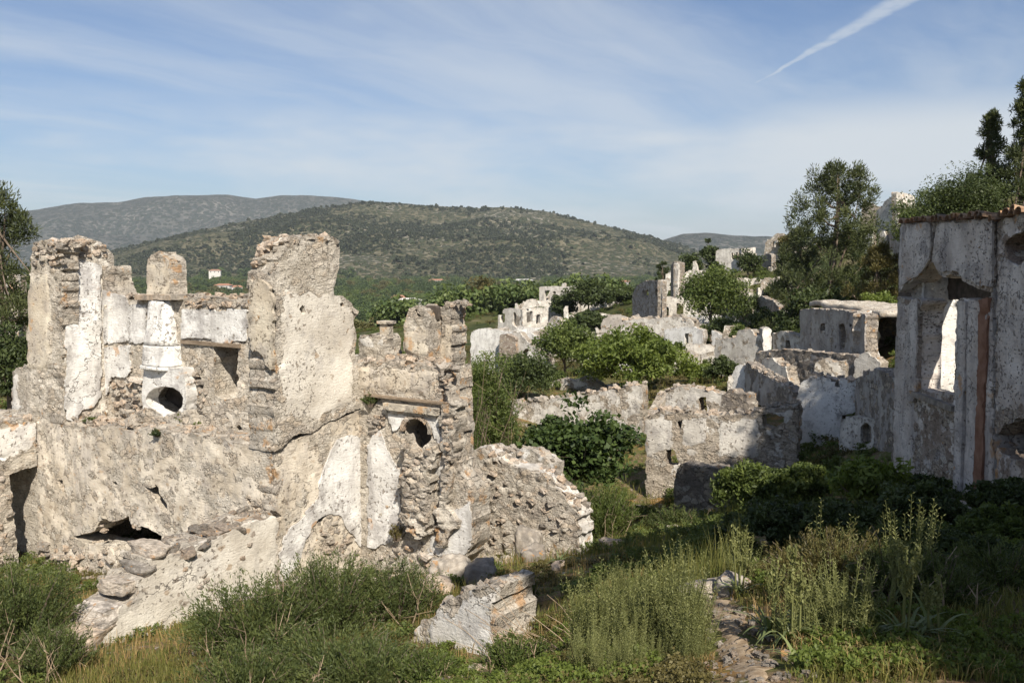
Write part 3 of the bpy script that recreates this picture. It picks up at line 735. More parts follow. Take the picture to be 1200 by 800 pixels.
# ================================================================== the big ruined house on the left
eF = np.array([.853, -.522]); eF /= np.linalg.norm(eF); d2 = np.array([-eF[1], eF[0]])
C0 = at(322, 540, 14)[:2]
def PF(off=0.): return Plane(C0-eF*8, C0, off)
def PS(off=0.): return Plane(C0, C0+d2*6, off)
F0 = PF(.02); S0 = PS()
def patch(pl, off, *polys):
    """surviving sheets of white plaster, each with its own broken edge"""
    for q in polys:
        P_ = Plane(pl.A+pl.nv*off, pl.A+pl.nv*off+pl.e)
        wall('plaster_patch', house, P_, q, M_WHITEPL, th=.045, cell=.032, rag=.035, p0=.4, pside=-.3, relief=.008, rough=.0, bulge=.012)
house = thing('ruined_house', 'big roofless stone house in the left foreground with hooded fireplace and broken wall stubs', 'ruined house', (C0[0], C0[1], -5.9))
W1 = wall('front_wall', house, F0, [(44,494),(75,497),(110,499),(150,503),(190,506),(230,510),(270,515),(300,520),(318,525),(318,760),(46,760)], M_WEATHER,
  holes=[[(80,628),(98,625),(112,620),(120,607),(134,611),(150,604),(156,614),(172,618),(190,628),(186,650),(160,660),(156,672),(146,694),(134,688),(138,660),(128,641),(104,637)],
         [(67,561),(74,562),(77,576),(71,571)],[(131,562),(136,565),(140,571),(133,569)],[(169,569),(178,571),(186,568),(187,578),(196,590),(195,601),(187,596),(182,584)],[(289,585),(299,585),(306,594),(297,599)],[(276,606),(283,604),(286,610),(278,612)]],
  th=.6, cell=.042, p0=.02, rag=.05, relief=.026, rough=.012)
top_stones(W1, F0, [(48,495),(150,503),(230,510),(316,524)], .55, .20, 2, .15)
face_stones(W1, F0, [(50,632),(100,638),(128,640),(136,655),(132,690),(140,700),(120,720),(60,715),(52,680)], 62, (.13, .34), y=-.02, seed=1)
face_stones(W1, F0, [(60,600),(180,606),(240,640),(240,700),(190,690),(160,640),(110,620),(62,628)], 14, (.08, .15), y=.03, seed=2)
W2 = wall('side_wall', house, S0, [(322,760),(322,526),(350,512),(380,498),(410,484),(432,478),(432,760)], M_WEATHER,
  holes=[[(316,599),(326,600),(330,606),(324,608)],[(372,603),(382,596),(388,598),(380,606),(376,616),(370,612)]],
  plaster=[], th=.6, cell=.04, p0=.03, relief=.022, rag=.035, rough=.012)
patch(S0, .04, [(396,514),(384,535),(376,560),(374,583),(352,608),(336,625),(329,645),(329,685),(345,668),(362,626),(372,606),(388,600),(400,606),(410,622),(426,645),(426,514),(412,508)])
face_stones(W2, S0, [(368,600),(392,600),(410,625),(425,650),(380,650),(372,620)], 22, (.09, .2), y=0., seed=3)
W5 = wall('corner_wall', house, PS(.045), [(322,528),(322,345),(322,322),(327,302),(333,288),(342,278),(370,277),(395,278),(398,288),(396,312),(394,330),(389,340),(391,345),(402,348),(411,356),(416,372),(417,400),(418,425),(430,428),(430,472),(410,482),(398,491),(380,497),(365,506),(350,508),(335,522)], M_RENDER,
  holes=[[(351,362),(356,358),(359,366),(354,370)],[(397,355),(402,354),(405,358),(400,361)],[(312,286),(318,284),(319,291),(314,292)]],
  plaster=[[(330,340),(395,345),(412,370),(414,470),(370,490),(330,490)]], th=.62, cell=.04, p0=-.14, relief=.018, rag=.04, pside=-.05, rough=.012)
top_stones(W5, S0, [(323,322),(330,298),(340,281),(395,280)], .6, .15, 4, .17, lift=0.)
top_stones(W5, S0, [(396,346),(414,368)], .5, .16, 3, .15)
# cream plaster still clinging to the end face of the corner wall
wall('plaster', house, PF(.035), [(291,325),(296,330),(302,326),(312,334),(319,345),(320,352),(320,438),(318,436),(312,430),(308,418),(303,413),(297,411),(293,404),(292,380)], M_CREAM, plaster=[[(280,315),(335,315),(335,450),(280,450)]], th=.05, cell=.04, rag=.03, pside=.1, relief=.01)
# left stub
W4 = wall('left_cross_wall', house, Plane(F0.world(F0.uv(75, 480)[0], 0)[:2], F0.world(F0.uv(75, 480)[0], 0)[:2]+d2*3, -.01), [(75,500),(75,284),(85,280),(100,279),(115,282),(124,287),(129,295),(132,303),(132,500)], M_RENDER,
  plaster=[], th=.5, cell=.045, p0=.0, relief=.03, rag=.05)
patch(Plane(F0.world(F0.uv(75, 480)[0], 0)[:2], F0.world(F0.uv(75, 480)[0], 0)[:2]+d2*3), .035, [(78,312),(95,306),(118,310),(118,462),(110,478),(98,480),(86,492),(77,490)])
top_stones(W4, Plane(F0.world(F0.uv(75, 480)[0], 0)[:2], F0.world(F0.uv(75, 480)[0], 0)[:2]+d2*3), [(76,287),(100,282),(126,295)], .5, .14, 3, .19, lift=0.)
W4b = wall('left_end_wall', house, PF(-.02), [(31,500),(33,420),(35,345),(37,318),(38,300),(40,286),(58,281),(73,283),(73,500)], M_CREAM,
  plaster=[[(31,322),(56,322),(59,360),(58,400),(60,425),(54,432),(32,432)]], th=.34, cell=.042, p0=-.3, relief=.05, rag=.05)
top_stones(W4b, F0, [(38,300),(41,287),(72,284)], .5, .15, 3, .19, lift=0.)
face_stones(W4b, F0, [(38,284),(72,284),(73,312),(38,312)], 26, (.12, .24), y=0., seed=4)
face_stones(W4, Plane(F0.world(F0.uv(75, 480)[0], 0)[:2], F0.world(F0.uv(75, 480)[0], 0)[:2]+d2*3), [(76,281),(100,279),(126,290),(128,303),(78,302)], 40, (.12, .24), y=0., seed=5)
# fireplace wall, set back
F1 = PF(-.95)
W3 = wall('fireplace_wall', house, F1, [(118,520),(118,306),(121,312),(124,335),(127,347),(150,349),(170,350),(215,348),(250,350),(275,350),(306,351),(306,540),(118,540)], M_WEATHER,
  holes=[[(170,466),(176,456),(190,451),(205,451),(219,455),(227,461),(230,468),(228,479),(218,486),(203,487),(188,484),(178,476)],[(251,404),(279,406),(279,466),(262,468),(252,462)],[(228,438),(235,437),(240,450),(238,460),(231,450)],[(276,500),(282,497),(287,508),(281,514)]],
  plaster=[],
  th=.65, cell=.045, p0=-.06, relief=.04, rag=.04)
wall('niche_back', house, PF(-1.62), [(238,392),(300,392),(300,480),(238,480)], M_FRONT, plaster=[[(250,400),(276,400),(276,470),(250,470)]], th=.15, cell=.06, rag=.0)
patch(F1, .035, [(120,340),(146,346),(150,360),(151,398),(130,402),(121,405)], [(121,408),(152,405),(153,436),(142,444),(130,440),(126,458),(121,466)], [(148,358),(172,358),(171,400),(152,402)], [(213,362),(290,364),(290,400),(270,402),(235,397),(213,396)])
g_ = Geo(); a, b = F1.uv(214, 401), F1.uv(283, 404)
g_.box((a[0], -.05, a[1]-.02), (b[0], .12, a[1]+.05)); link('lintel', g_.mesh('lintel'), M_WOOD, house, F1.M(house))
top_stones(W3, F1, [(146,347),(168,350)], .45, .17, 2, .16)
top_stones(W3, F1, [(212,349),(250,350),(296,351)], .45, .2, 2, .16)
face_stones(W3, F1, [(132,446),(168,438),(168,490),(132,490)], 26, (.12, .3), seed=6)
face_stones(W3, F1, [(214,432),(248,420),(248,490),(230,492)], 18, (.1, .22), y=.02, seed=8)
face_stones(W3, F1, [(216,350),(292,352),(292,362),(216,361)], 14, (.12, .22), seed=9)
for k, (x0, x1) in enumerate(((166,186),(187,207),(208,216))):       # coping slabs under the chimney
    a, b = F1.uv(x0, 349), F1.uv(x1, 349); g_ = Geo(); g_.box((a[0], -.16, a[1]-.03), (b[0]-.015, .55, a[1]+.07)); link('coping_slab', g_.mesh('coping_slab'), M_STONE, house, F1.M(house))
# fireplace hood: tapering half-hexagon courses
def hood(name, secs, mat):
    g_ = Geo(); V = []
    for py, cxp, hw, pr in secs:
        u0, v0 = F1.uv(cxp, py); h = hw/1000*17.1/.86
        V.append([(u0-h, .02, v0), (u0-h*.98, -pr*.55, v0), (u0-h*.62, -pr, v0), (u0, -pr*1.06, v0), (u0+h*.62, -pr, v0), (u0+h*.98, -pr*.55, v0), (u0+h, .02, v0)])
    V = np.array(V); # refine vertically
    rows = []
    for i in range(len(V)-1):
        for t in np.linspace(0, 1, 6)[:-1]: rows.append(V[i]*(1-t)+V[i+1]*t)
    rows.append(V[-1]); rows = np.array(rows); m_ = rows.shape[0]
    c = np.linspace(0, 6, 31); rr = np.stack([np.stack([np.interp(c, np.arange(7), r_[:, k]) for k in range(3)], 1) for r_ in rows])
    k_ = 31; P = rr.reshape(-1, 3); P = P+fbm(P*3.1+5, 4, 71)[:, None]*np.array([.02, .03, .012]); i = (np.arange(m_-1)[:, None]*k_+np.arange(k_-1)[None]).ravel()
    n0 = len(P); P = np.concatenate([P, rr[0].mean(0)[None], rr[-1].mean(0)[None]])
    j = np.arange(k_-1); tr = np.concatenate([np.stack([j, j+1, np.full(k_-1, n0)], 1), np.stack([(m_-1)*k_+j+1, (m_-1)*k_+j, np.full(k_-1, n0+1)], 1)])
    me = np_mesh(name, P, np.stack([i, i+k_, i+k_+1, i+1], 1), tr, {'plaster': np.full(len(P), .25), 'edge': np.full(len(P), .6)}, True)
    return link(name, me, mat, house, F1.M(house))
hood('fireplace_hood', [(352,190,17,.13),(378,191,19,.20),(403,192,21.5,.26)], M_SIDE)
hood('fireplace_hood', [(404,194,23.5,.29),(416,194,24,.31),(427,194,24.5,.33)], M_SIDE)
hood('fireplace_shelf', [(427.6,194,25.5,.37),(431,194,25.5,.37)], M_SIDE)
FH = PF(-.95+.24)
wall('fireplace_breast', house, FH, [(169,431),(215,431),(217,445),(219,458),(219,505),(168,503),(167,450)], M_SIDE,
  holes=[[(171.5,468),(174,460),(181,454.5),(193,452.5),(204,454),(212,459),(216,466),(214.5,476),(208,483),(200,486),(190,485),(180,480),(173,474)]],
  plaster=[[(150,420),(245,420),(245,485),(212,484),(190,486),(176,476),(150,470)]], th=.28, cell=.03, rag=.014, pside=.1, relief=.012, p0=-.2)
wall('hearth_rubble', house, PF(-.95+.30), [(156,510),(160,488),(168,482),(174,483),(184,489),(198,491),(210,489),(218,482),(226,487),(232,498),(236,512)], M_FRONT, th=.2, cell=.04, p0=-.4, rag=.06, relief=.05, rough=.03)
wall('fireplace_back', house, PF(-1.38), [(164,440),(236,440),(236,498),(164,498)], M_RECESS_SHADE, th=.14, cell=.07, rag=0.)
CH = PF(-1.0)
wall('chimney', house, CH, [(171,349),(172,312),(173,303),(178,298),(186,296),(185,297),(193,301),(196,306),(198,318),(198,349)], M_CREAM, plaster=[[(172,310),(198,310),(198,350),(172,350)]], th=.42, cell=.04, p0=-.1, rag=.025, relief=.02)
# fireplace wall of the right-hand room with an arched niche
L2 = S0.uv(419, 470)[0]; Q2 = C0+d2*L2
def P2(off=0.): return Plane(Q2, Q2+eF*4, off)
F2 = P2()
W6 = wall('arched_fireplace_wall', house, F2, [(410,760),(412,440),(418,424),(440,423),(470,424),(500,428),(511,433),(515,440),(517,462),(518,470),(528,474),(532,482),(534,520),(537,548),(547,565),(554,578),(554,640),(539,660),(539,760)], M_WEATHER,
  holes=[[(471,502),(474,495),(481,490),(489,489),(496,492),(502,498),(506,508),(504,518),(498,522),(492,530),(484,536),(478,526),(473,515)]],
  plaster=[[(420,430),(470,432),(510,438),(510,462),(470,460),(422,456)]], th=.55, cell=.04, p0=-.10, relief=.035, rag=.035)
patch(F2, .03, [(431,522),(437,510),(445,503),(449,515),(458,538),(467,548),(469,615),(464,632),(440,642),(431,640)],
  [(457,485),(518,487),(515,512),(509,514),(505,502),(497,492),(488,487),(478,489),(471,496),(466,505),(459,506)], [(500,548),(505,532),(511,528),(512,558),(507,590),(503,602)], [(514,508),(525,511),(526,570),(519,580),(514,574)],
  [(505,618),(528,602),(551,586),(552,640),(535,658),(502,648)])
wall('niche_back', house, P2(-.48), [(462,482),(514,484),(514,545),(462,542)], M_RECESS_SHADE, th=.2, cell=.07, rag=0.)
g_ = Geo(); a, b = F2.uv(430, 461), F2.uv(528, 470)
g_.box((a[0], -.10, a[1]-.035), (b[0], .1, a[1]+.0)); link('timber_beam', g_.mesh('timber_beam'), M_WOOD, house, F2.M(house))
g_ = Geo(); a, b = F2.uv(454, 472), F2.uv(517, 476)
g_.box((a[0], -.13, a[1]-.10), (b[0], .1, a[1]+.02)); g_.box((a[0]+.05, -.09, a[1]-.155), (b[0]-.05, .1, a[1]-.1)); link('mantel_shelf', g_.mesh('mantel_shelf'), M_CREAM, house, F2.M(house))
for k in range(9):                                                   # voussoirs of the little arch
    a_ = math.pi*(k+.5)/9; u0, v0 = F2.uv(489.5, 506); o = put_stone(house, 0, 0, 0, .12, name='arch_stone')
    r_ = .315; Lm = F2.M(house)@Matrix.Translation((u0+math.cos(a_)*r_, -.03, v0+math.sin(a_)*r_*.92))@Matrix.Rotation(-(a_-math.pi/2), 4, 'Y'); o.matrix_basis = Lm@Matrix.Diagonal((.125, .12, .15, 1))
BR = wall('broken_masonry', house, P2(.26), [(472,510),(477,522),(485,534),(492,530),(498,523),(508,520),(511,526),(507,545),(503,560),(500,590),(503,618),(492,628),(478,622),(470,600),(472,560)], M_FRONT, th=.3, cell=.035, p0=-.4, rag=.07, relief=.07, rough=.05)
face_stones(BR, P2(.26), [(474,514),(485,534),(498,525),(509,522),(502,560),(499,612),(478,620),(472,600)], 42, (.09, .22), seed=11, y=.01)
BR2 = wall('broken_masonry', house, P2(.14), [(516,478),(523,472),(533,476),(535,500),(530,515),(529,560),(523,590),(535,610),(520,640),(510,640),(512,595),(519,575),(518,510)], M_FRONT, th=.3, cell=.04, p0=-.4, rag=.06, relief=.06, rough=.04)
face_stones(BR2, P2(.14), [(518,482),(532,478),(530,512),(527,560),(520,585),(519,520)], 20, (.08, .16), seed=12)
top_stones(W6, F2, [(420,426),(470,426),(524,434)], .5, .17, 3, .16)
face_stones(W6, F2, [(513,432),(528,436),(529,466),(514,462)], 14, (.08, .17), seed=13)
face_stones(W6, F2, [(432,486),(452,484),(452,500),(434,512)], 12, (.08, .16), seed=14)
face_stones(W6, F2, [(440,645),(500,630),(520,655),(440,690)], 16, (.1, .25), seed=15)
# chimneys on it
CB = P2(-.25)
ch = wall('chimney', house, CB, [(473,432),(474,378),(477,366),(483,359),(492,356),(489,357),(497,362),(501,370),(502,384),(502,432)], M_CREAM, holes=[[(487,363),(494,360),(487,364),(496,371),(489,371)]], plaster=[[(475,390),(502,385),(502,418),(475,410)]], th=.6, cell=.035, p0=-.06, rag=.03, relief=.03)
wall('chimney_back', ch, CB, [(483,359),(503,359),(503,376),(483,376)], M_RECESS_SHADE, th=.1, cell=.08, rag=0.).matrix_basis = Matrix.Translation((0, .25, 0))
top_stones(ch, CB, [(472,424),(516,428)], .5, .13, 3, .19, lift=-.05)
face_stones(ch, P2(-.25), [(468,412),(520,418),(522,432),(468,428)], 22, (.1, .2), seed=16)
ch2 = wall('chimney', house, P2(-.62), [(516,432),(517,380),(518,362),(524,355),(520,352),(527,356),(530,368),(529,384),(529,432)], M_CREAM, plaster=[[(517,378),(519,378),(519,430),(517,430)],[(521,380),(530,378),(530,430),(521,430)]], th=.45, cell=.035, p0=-.15, rag=.03, relief=.03)
top_stones(ch2, P2(-.62), [(518,364),(533,354),(542,362)], .4, .12, 2, .13)
ped = wall('chimney_base', house, P2(-.15), [(418,432),(421,400),(424,394),(432,393),(448,395),(450,402),(450,432)], M_FRONT, plaster=[[(423,397),(448,397),(448,404),(423,404)]], th=.5, cell=.04, p0=-.2, rag=.04)
a, b = P2(-.15).uv(441, 394), P2(-.15).uv(450, 380)
g_ = Geo(); g_.box((a[0], .1, a[1]-.05), (b[0], .26, b[1])); g_.box((a[0]-.04, .06, b[1]), (b[0]+.04, .30, b[1]+.05)); link('small_flue', g_.mesh('small_flue'), M_CREAM, house, P2(-.15).M(house))
# floor of the upper storey (keeps the cellar dark) and rear walls
def floor_part(name, root, pl, u0, u1, w0, w1, z, mat, cell=.12, th=.22, rough=.05):
    us = np.arange(u0, u1+cell, cell); ws = np.arange(w0, w1+cell, cell); U, Wm = np.meshgrid(us, ws); p = np.stack([U.ravel(), Wm.ravel(), np.zeros(U.size)], 1)
    zz_ = z+fbm(p*1.3, 4, 61)*rough*2+fbm(p*5., 3, 62)*rough*.7
    n = len(p); V = np.concatenate([np.c_[p[:, :2], zz_], np.c_[p[:, :2], zz_-th]]); k_ = len(us)
    i = (np.arange(len(ws)-1)[:, None]*k_+np.arange(k_-1)[None]).ravel(); q = np.stack([i, i+1, i+k_+1, i+k_], 1)
    e = np.concatenate([np.arange(k_-1), ]); f = (len(ws)-1)*k_+np.arange(k_-1); l = np.arange(len(ws)-1)*k_; r_ = l+k_-1
    sides = np.concatenate([np.stack([e+n, e+1+n, e+1, e], 1), np.stack([f, f+1, f+1+n, f+n], 1), np.stack([l, l+k_, l+k_+n, l+n], 1), np.stack([r_+n, r_+k_+n, r_+k_, r_], 1)])
    return link(name, np_mesh(name, V, np.concatenate([q, q[:, ::-1]+n, sides]), None, {'plaster': np.full(2*n, -.4), 'edge': np.full(2*n, .2)}, True), mat, root, pl.M(root))
fl = floor_part('upper_floor', house, F0, -.2, 7.8, .12, 5.2, -3.28, M_FRONT)
for k in range(70):
    u = random.uniform(.6, 7.4); put_stone(fl, u, random.uniform(.15, .9), -3.22+random.uniform(-.02, .06), random.uniform(.08, .24))
def lwall(name, root, A, B, z0, z1, mat, th=.5, cell=.12, drop=.4, **k):
    pl = Plane(A, B); L = np.linalg.norm(np.array(B[:2])-np.array(A[:2])); n = max(3, int(L/.8)); r = np.random.default_rng(int(abs(L*991)+abs(A[0])*77))
    top = [(L*i/n, z1-r.uniform(0, drop)) for i in range(n+1)]
    return wall(name, root, pl, [(0, z0)]+top+[(L, z0)], mat, th=th, cell=cell, local=True, **k)
lwall('rear_wall', house, C0-eF*7.4+d2*5.4, C0+d2*5.4, -7.5, -2.2, M_FRONT)
lwall('left_wall', house, C0-eF*7.4+d2*.6, C0-eF*7.4+d2*5.6, -7.5, -2.3, M_FRONT)
# wing on the far left with a doorway
CL = F0.world(F0.uv(45, 520)[0], 0)[:2]
WG = Plane(CL-d2*4, CL, .0)
W0 = wall('wing_wall', house, WG, [(-120,520),(-60,508),(0,498),(20,494),(44,490),(44,560),(60,760),(-140,800)], M_FRONT, holes=[[(11,557),(28,551),(60,540),(70,720),(24,720),(21,650),(16,600)]],
  plaster=[([(-120,524),(-60,512),(0,503),(40,496),(40,524),(0,537),(-60,552)], 1.)], th=.5, cell=.05, p0=-.2, rag=.05, relief=.04)
top_stones(W0, WG, [(-40,506),(42,491)], .45, .2, 2, .15)
face_stones(W0, WG, [(-20,560),(10,556),(18,640),(18,700),(-20,700)], 26, (.1, .26), seed=18)
floor_part('wing_shade_slab', house, WG, .2, 4.4, .3, 4.2, -3.65, M_FRONT)  # unseen slab added over the wing to keep the doorway dark
lwall('wing_cross_wall', house, CL-eF*4.3, CL-eF*.03, -7.5, -3.35, M_FRONT)
lwall('wing_rear_wall', house, CL-d2*4-eF*4, CL-eF*4, -7.5, -3.6, M_FRONT)
# the wall that runs from the house corner towards the camera, its end stepped in big blocks
PMw = PS(.0)
WM = wall('buttress_wall', house, PMw, [(323,760),(323,604),(300,611),(260,627),(225,641),(218,650),(206,648),(190,650),(178,655),(178,672),(164,678),(158,702),(142,712),(134,733),(116,744),(110,758),(92,770),(84,800),(78,880),(193,880)], M_RENDER,
  plaster=[[(225,650),(323,612),(323,760),(150,800),(190,700)]], th=.72, cell=.04, p0=.10, rag=.04, relief=.025, pside=-.2, rough=.02)
for px_, py_, w_, h_, d_ in ((176,648,.5,.18,.7),(166,667,.5,.18,.7),(140,690,.5,.2,.7),(120,722,.75,.28,.8),(96,752,.8,.3,.85),(128,752,.5,.3,.7),(76,778,.7,.3,.8),(190,668,.4,.2,.3)):
    u, v_ = PMw.uv(px_+16, py_); o = put_stone(WM, u, .3, v_, 1., BLOCKS, name='stone_block'); o.scale = (w_*.66, d_*.8, h_*.95); o.rotation_euler = (random.gauss(0, .06), random.gauss(0, .08), random.gauss(0, .1))
top_stones(WM, PMw, [(222,650),(240,640),(262,626),(300,611),(322,604)], .74, .17, 5, .22, STONES_D, skip=.05, lift=-.01)
face_stones(WM, PMw, [(210,660),(320,612),(320,640),(260,700),(215,740)], 9, (.08, .16), y=.02, seed=19)
# ---------------------------------------------------------------- low stone wall beyond the house
def pt(px, Y): return at(px, 330, Y)[:2]
_gid = [0]
def ruin(name, label, cat, walls, group=None):
    A = pt(*walls[0]['A']); root = thing(name, label, cat, (A[0], A[1], g1(A[0], A[1])), group)
    for d in walls:
        Y = d['A'][1]; cell = d.get('cell', max(.05, Y/1000*2.4)); B = pt(*d['B']); pl = Plane(pt(*d['A']), B); th = d.get('th', .5)
        mat = d.get('mat', M_PALE)
        kw = dict(th=th, cell=cell, p0=d.get('p0', -.05), rag=d.get('rag', .05), relief=d.get('relief', .035), bulge=d.get('bulge', .012), pside=d.get('pside', -.1))
        wo = wall(d.get('n', 'wall'), root, pl, d['o'], mat, holes=d.get('h', ()), plaster=d.get('p', ()), **kw)
        ol = pl.poly(d['o']); zt, zb = ol[:, 1].max(), ol[:, 1].min()
        for side, Ln, dr in d.get('ret', ()):
            S = pt(*d['A'])+pl.nv*(-th) if side == 'L' else B+pl.nv*(-th)
            z_ = zt-dr*.5
            if side == 'L': lwall('wall', root, S-pl.nv*Ln+pl.e*0, S, zb, z_, mat, th=.45, cell=max(cell, .15), drop=dr, p0=kw['p0'])
            else: lwall('wall', root, S, S-pl.nv*Ln, zb, z_, mat, th=.45, cell=max(cell, .15), drop=dr, p0=kw['p0'])
        if d.get('back'):
            Ln = d['back']; lwall('wall', root, pt(*d['A'])-pl.nv*(Ln+th), B-pl.nv*(Ln+th), zb, zt-.3, mat, th=.45, cell=max(cell, .15), drop=.9, p0=kw['p0'])
        if d.get('stones'):
            top_stones(wo, pl, d['stones'], th, d.get('sst', .25), 2, d.get('ssz', .2))
        if d.get('fs'): face_stones(wo, pl, *d['fs'])
    return root
D = dict
ruin('stone_wall', 'low rubble wall sloping down to the right just behind the big roofless house', 'stone wall', [D(A=(546,17.6), B=(679,15.9), o=[(546,760),(548,536),(556,529),(566,527),(580,534),(590,546),(610,548),(635,557),(655,572),(668,588),(677,602),(679,760)], mat=M_FRONT, p0=-.35, cell=.045, relief=.05, rag=.05, pside=.1,
     stones=[(549,535),(566,528),(590,546),(635,557),(668,588),(677,602)], sst=.17, ssz=.18, fs=([(552,550),(590,552),(650,575),(672,605),(672,650),(560,650)], 46, (.1, .24), None, .01, .8, 31))])
ruin('stone_wall', 'short white patched wall stub half hidden behind the low rubble wall', 'stone wall', [D(A=(556,23), B=(648,21.5), o=[(556,590),(560,528),(575,524),(590,535),(600,529),(622,527),(640,538),(648,545),(648,600)], p0=.0, mat=M_SIDE, stones=[(560,527),(600,530),(646,543)], sst=.2, ssz=.2)])
# ================================================================== the ruins down the valley
ruin('ruined_wall', 'long pale plastered wall rising behind the dark leaved fig tree', 'ruined wall', [
  D(A=(588,40), B=(751,36), o=[(588,570),(588,473),(600,468),(615,474),(640,469),(670,463),(700,459),(730,454),(750,450),(752,460),(752,570)], p0=.02, mat=M_PALE, th=.6, ret=[('R',5,1.2)], stones=[(590,472),(640,469),(700,459),(750,450)], sst=.35, ssz=.26)])
ruin('ruined_wall', 'small broken wall standing behind the long pale wall', 'ruined wall', [
  D(A=(640,47), B=(706,45), o=[(640,500),(642,448),(660,443),(672,446),(684,441),(700,447),(706,453),(706,500)], p0=-.02, mat=M_PALE, ret=[('L',3,.8),('R',3,.8)])])
t5 = ruin('ruined_house', 'terraced ruin in the middle with long mottled front wall above a dark hollow', 'ruined house', [
  D(A=(757,28), B=(935,25.5), o=[(757,600),(757,490),(762,486),(775,481),(800,483),(825,485),(850,487),(880,483),(900,478),(920,478),(935,471),(935,600)], mat=M_PALE, p0=-.05, th=.5, n='front_wall', cell=.06,
    h=[[(793,492),(800,492),(799,503),(793,500)],[(780,527),(790,526),(796,545),(780,545)],[(892,487),(900,485),(921,487),(918,496),(905,503),(893,499)]], p=[[(757,492),(790,490),(790,520),(757,535)],[(800,490),(828,490),(828,520),(800,520)],[(845,492),(888,490),(888,535),(842,535)],[(900,482),(930,480),(925,500)]],
    stones=[(758,490),(775,481),(850,487),(880,483),(933,472)], sst=.24, ssz=.22),
  D(A=(778,32), B=(856,30.5), o=[(778,500),(780,460),(790,453),(815,455),(832,458),(850,463),(856,470),(856,500)], h=[[(819,466),(828,465),(829,500),(819,500)]], p0=.05, n='upper_wall', stones=[(781,459),(790,453),(832,458),(854,469)], sst=.25, ssz=.22),
  D(A=(858,33.4), B=(873.5,33), o=[(859,470),(859,433),(866,428),(873,426),(873,470)], p0=.25, n='pillar', mat=M_SIDE),
  D(A=(874,33), B=(930,28.6), o=[(874,475),(874,424),(880,428),(890,435),(905,444),(918,451),(930,458),(930,475)], p0=-.0, n='gable_wall', mat=M_SHADED, th=.45, stones=[(874,425),(900,441),(928,457)], sst=.3, ssz=.18),
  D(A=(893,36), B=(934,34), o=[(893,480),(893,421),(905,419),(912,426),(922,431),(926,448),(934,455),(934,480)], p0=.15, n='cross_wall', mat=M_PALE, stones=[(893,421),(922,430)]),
  D(A=(840,29), B=(876,28), o=[(840,500),(846,462),(856,455),(862,462),(876,460),(876,500)], p0=-.1, n='cross_wall', mat=M_SHADED),
  D(A=(788,25.5), B=(852,24.4), o=[(784,680),(792,548),(800,543),(820,546),(845,550),(853,680)], p0=-.12, n='retaining_wall', mat=M_SHADED, th=.6, cell=.06)])
ruin('ruined_house', 'bright white wall block with shaded grey side wall beside the tall right-hand house', 'ruined house', [
  D(A=(925,27.2), B=(1003,26), o=[(925,600),(930,470),(942,446),(955,441),(975,446),(1003,447),(1003,482),(986,486),(985,600)], p0=.3, n='front_wall', mat=M_SIDE, th=.5, h=[[(979,449),(984,449),(984,454),(979,454)]], stones=[(942,446),(955,441),(1002,447)]),
  D(A=(1003,26), B=(1047,21.8), o=[(1003,560),(1003,446),(1010,440),(1025,433),(1040,436),(1048,446),(1048,560)], p0=.0, n='side_wall', mat=M_SHADED, stones=[(1010,440),(1045,440)], sst=.3, ssz=.25),
  D(A=(984,25), B=(1046,22.6), o=[(984,600),(985,490),(1000,488),(1022,489),(1046,491),(1046,600)], p0=.12, n='low_wall', mat=M_PALE, h=[[(1009,500),(1016,494),(1022,500),(1022,520),(1010,520)]])])
ruin('ruined_house', 'shadowed roofless house of low crossed walls in front of the small hut', 'ruined house', [
  D(A=(884,40), B=(1031,33), o=[(884,470),(885,414),(900,410),(930,410),(955,413),(1000,416),(1031,431),(1031,475)], p0=-.05, mat=M_SHADED, stones=[(885,414),(955,413),(1029,430)], sst=.4, ssz=.22, n='front_wall'),
  D(A=(950,33.5), B=(990,32.8), o=[(950,470),(956,425),(966,419),(978,424),(990,422),(990,470)], p0=.0, mat=M_PALE, n='cross_wall'),
  D(A=(1000,34), B=(1032,33), o=[(1000,470),(1002,420),(1015,412),(1032,425),(1032,470)], p0=.1, mat=M_PALE, n='cross_wall')])
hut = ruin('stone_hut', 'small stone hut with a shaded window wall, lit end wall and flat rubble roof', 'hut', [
  D(A=(938,44), B=(1014.5,35), o=[(938,450),(938,363),(950,361),(980,363),(1014,367),(1014,440)], h=[[(962,379),(967,378.5),(967,387),(962,387.5)],[(983,381),(990,378.5),(992,392),(990,408),(985,410)],[(996,379),(999,379),(999,383),(996,383)]], p0=.06, mat=M_SHADED, n='front_wall', cell=.07),
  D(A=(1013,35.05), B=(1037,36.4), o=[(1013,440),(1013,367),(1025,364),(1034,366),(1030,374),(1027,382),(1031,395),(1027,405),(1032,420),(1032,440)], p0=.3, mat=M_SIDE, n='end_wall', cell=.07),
  D(A=(1020,40.), B=(1046,39.), o=[(1020,440),(1024,376),(1032,372),(1046,378),(1046,440)], p0=-.1, mat=M_SHADED, n='rear_wall')])
_pl = Plane(pt(938,44), pt(1014.5,35)); _z = _pl.uv(975, 361)[1]
floor_part('roof', hut, _pl, -.2, 9.2, .55, 3.6, _z+.12, M_FRONT, .15, .25, .07)
lwall('wall', hut, pt(938,44)-_pl.nv*3.6, pt(1014.5,35)-_pl.nv*3.6, _z-3.4, _z-.2, M_SHADED, drop=.2)
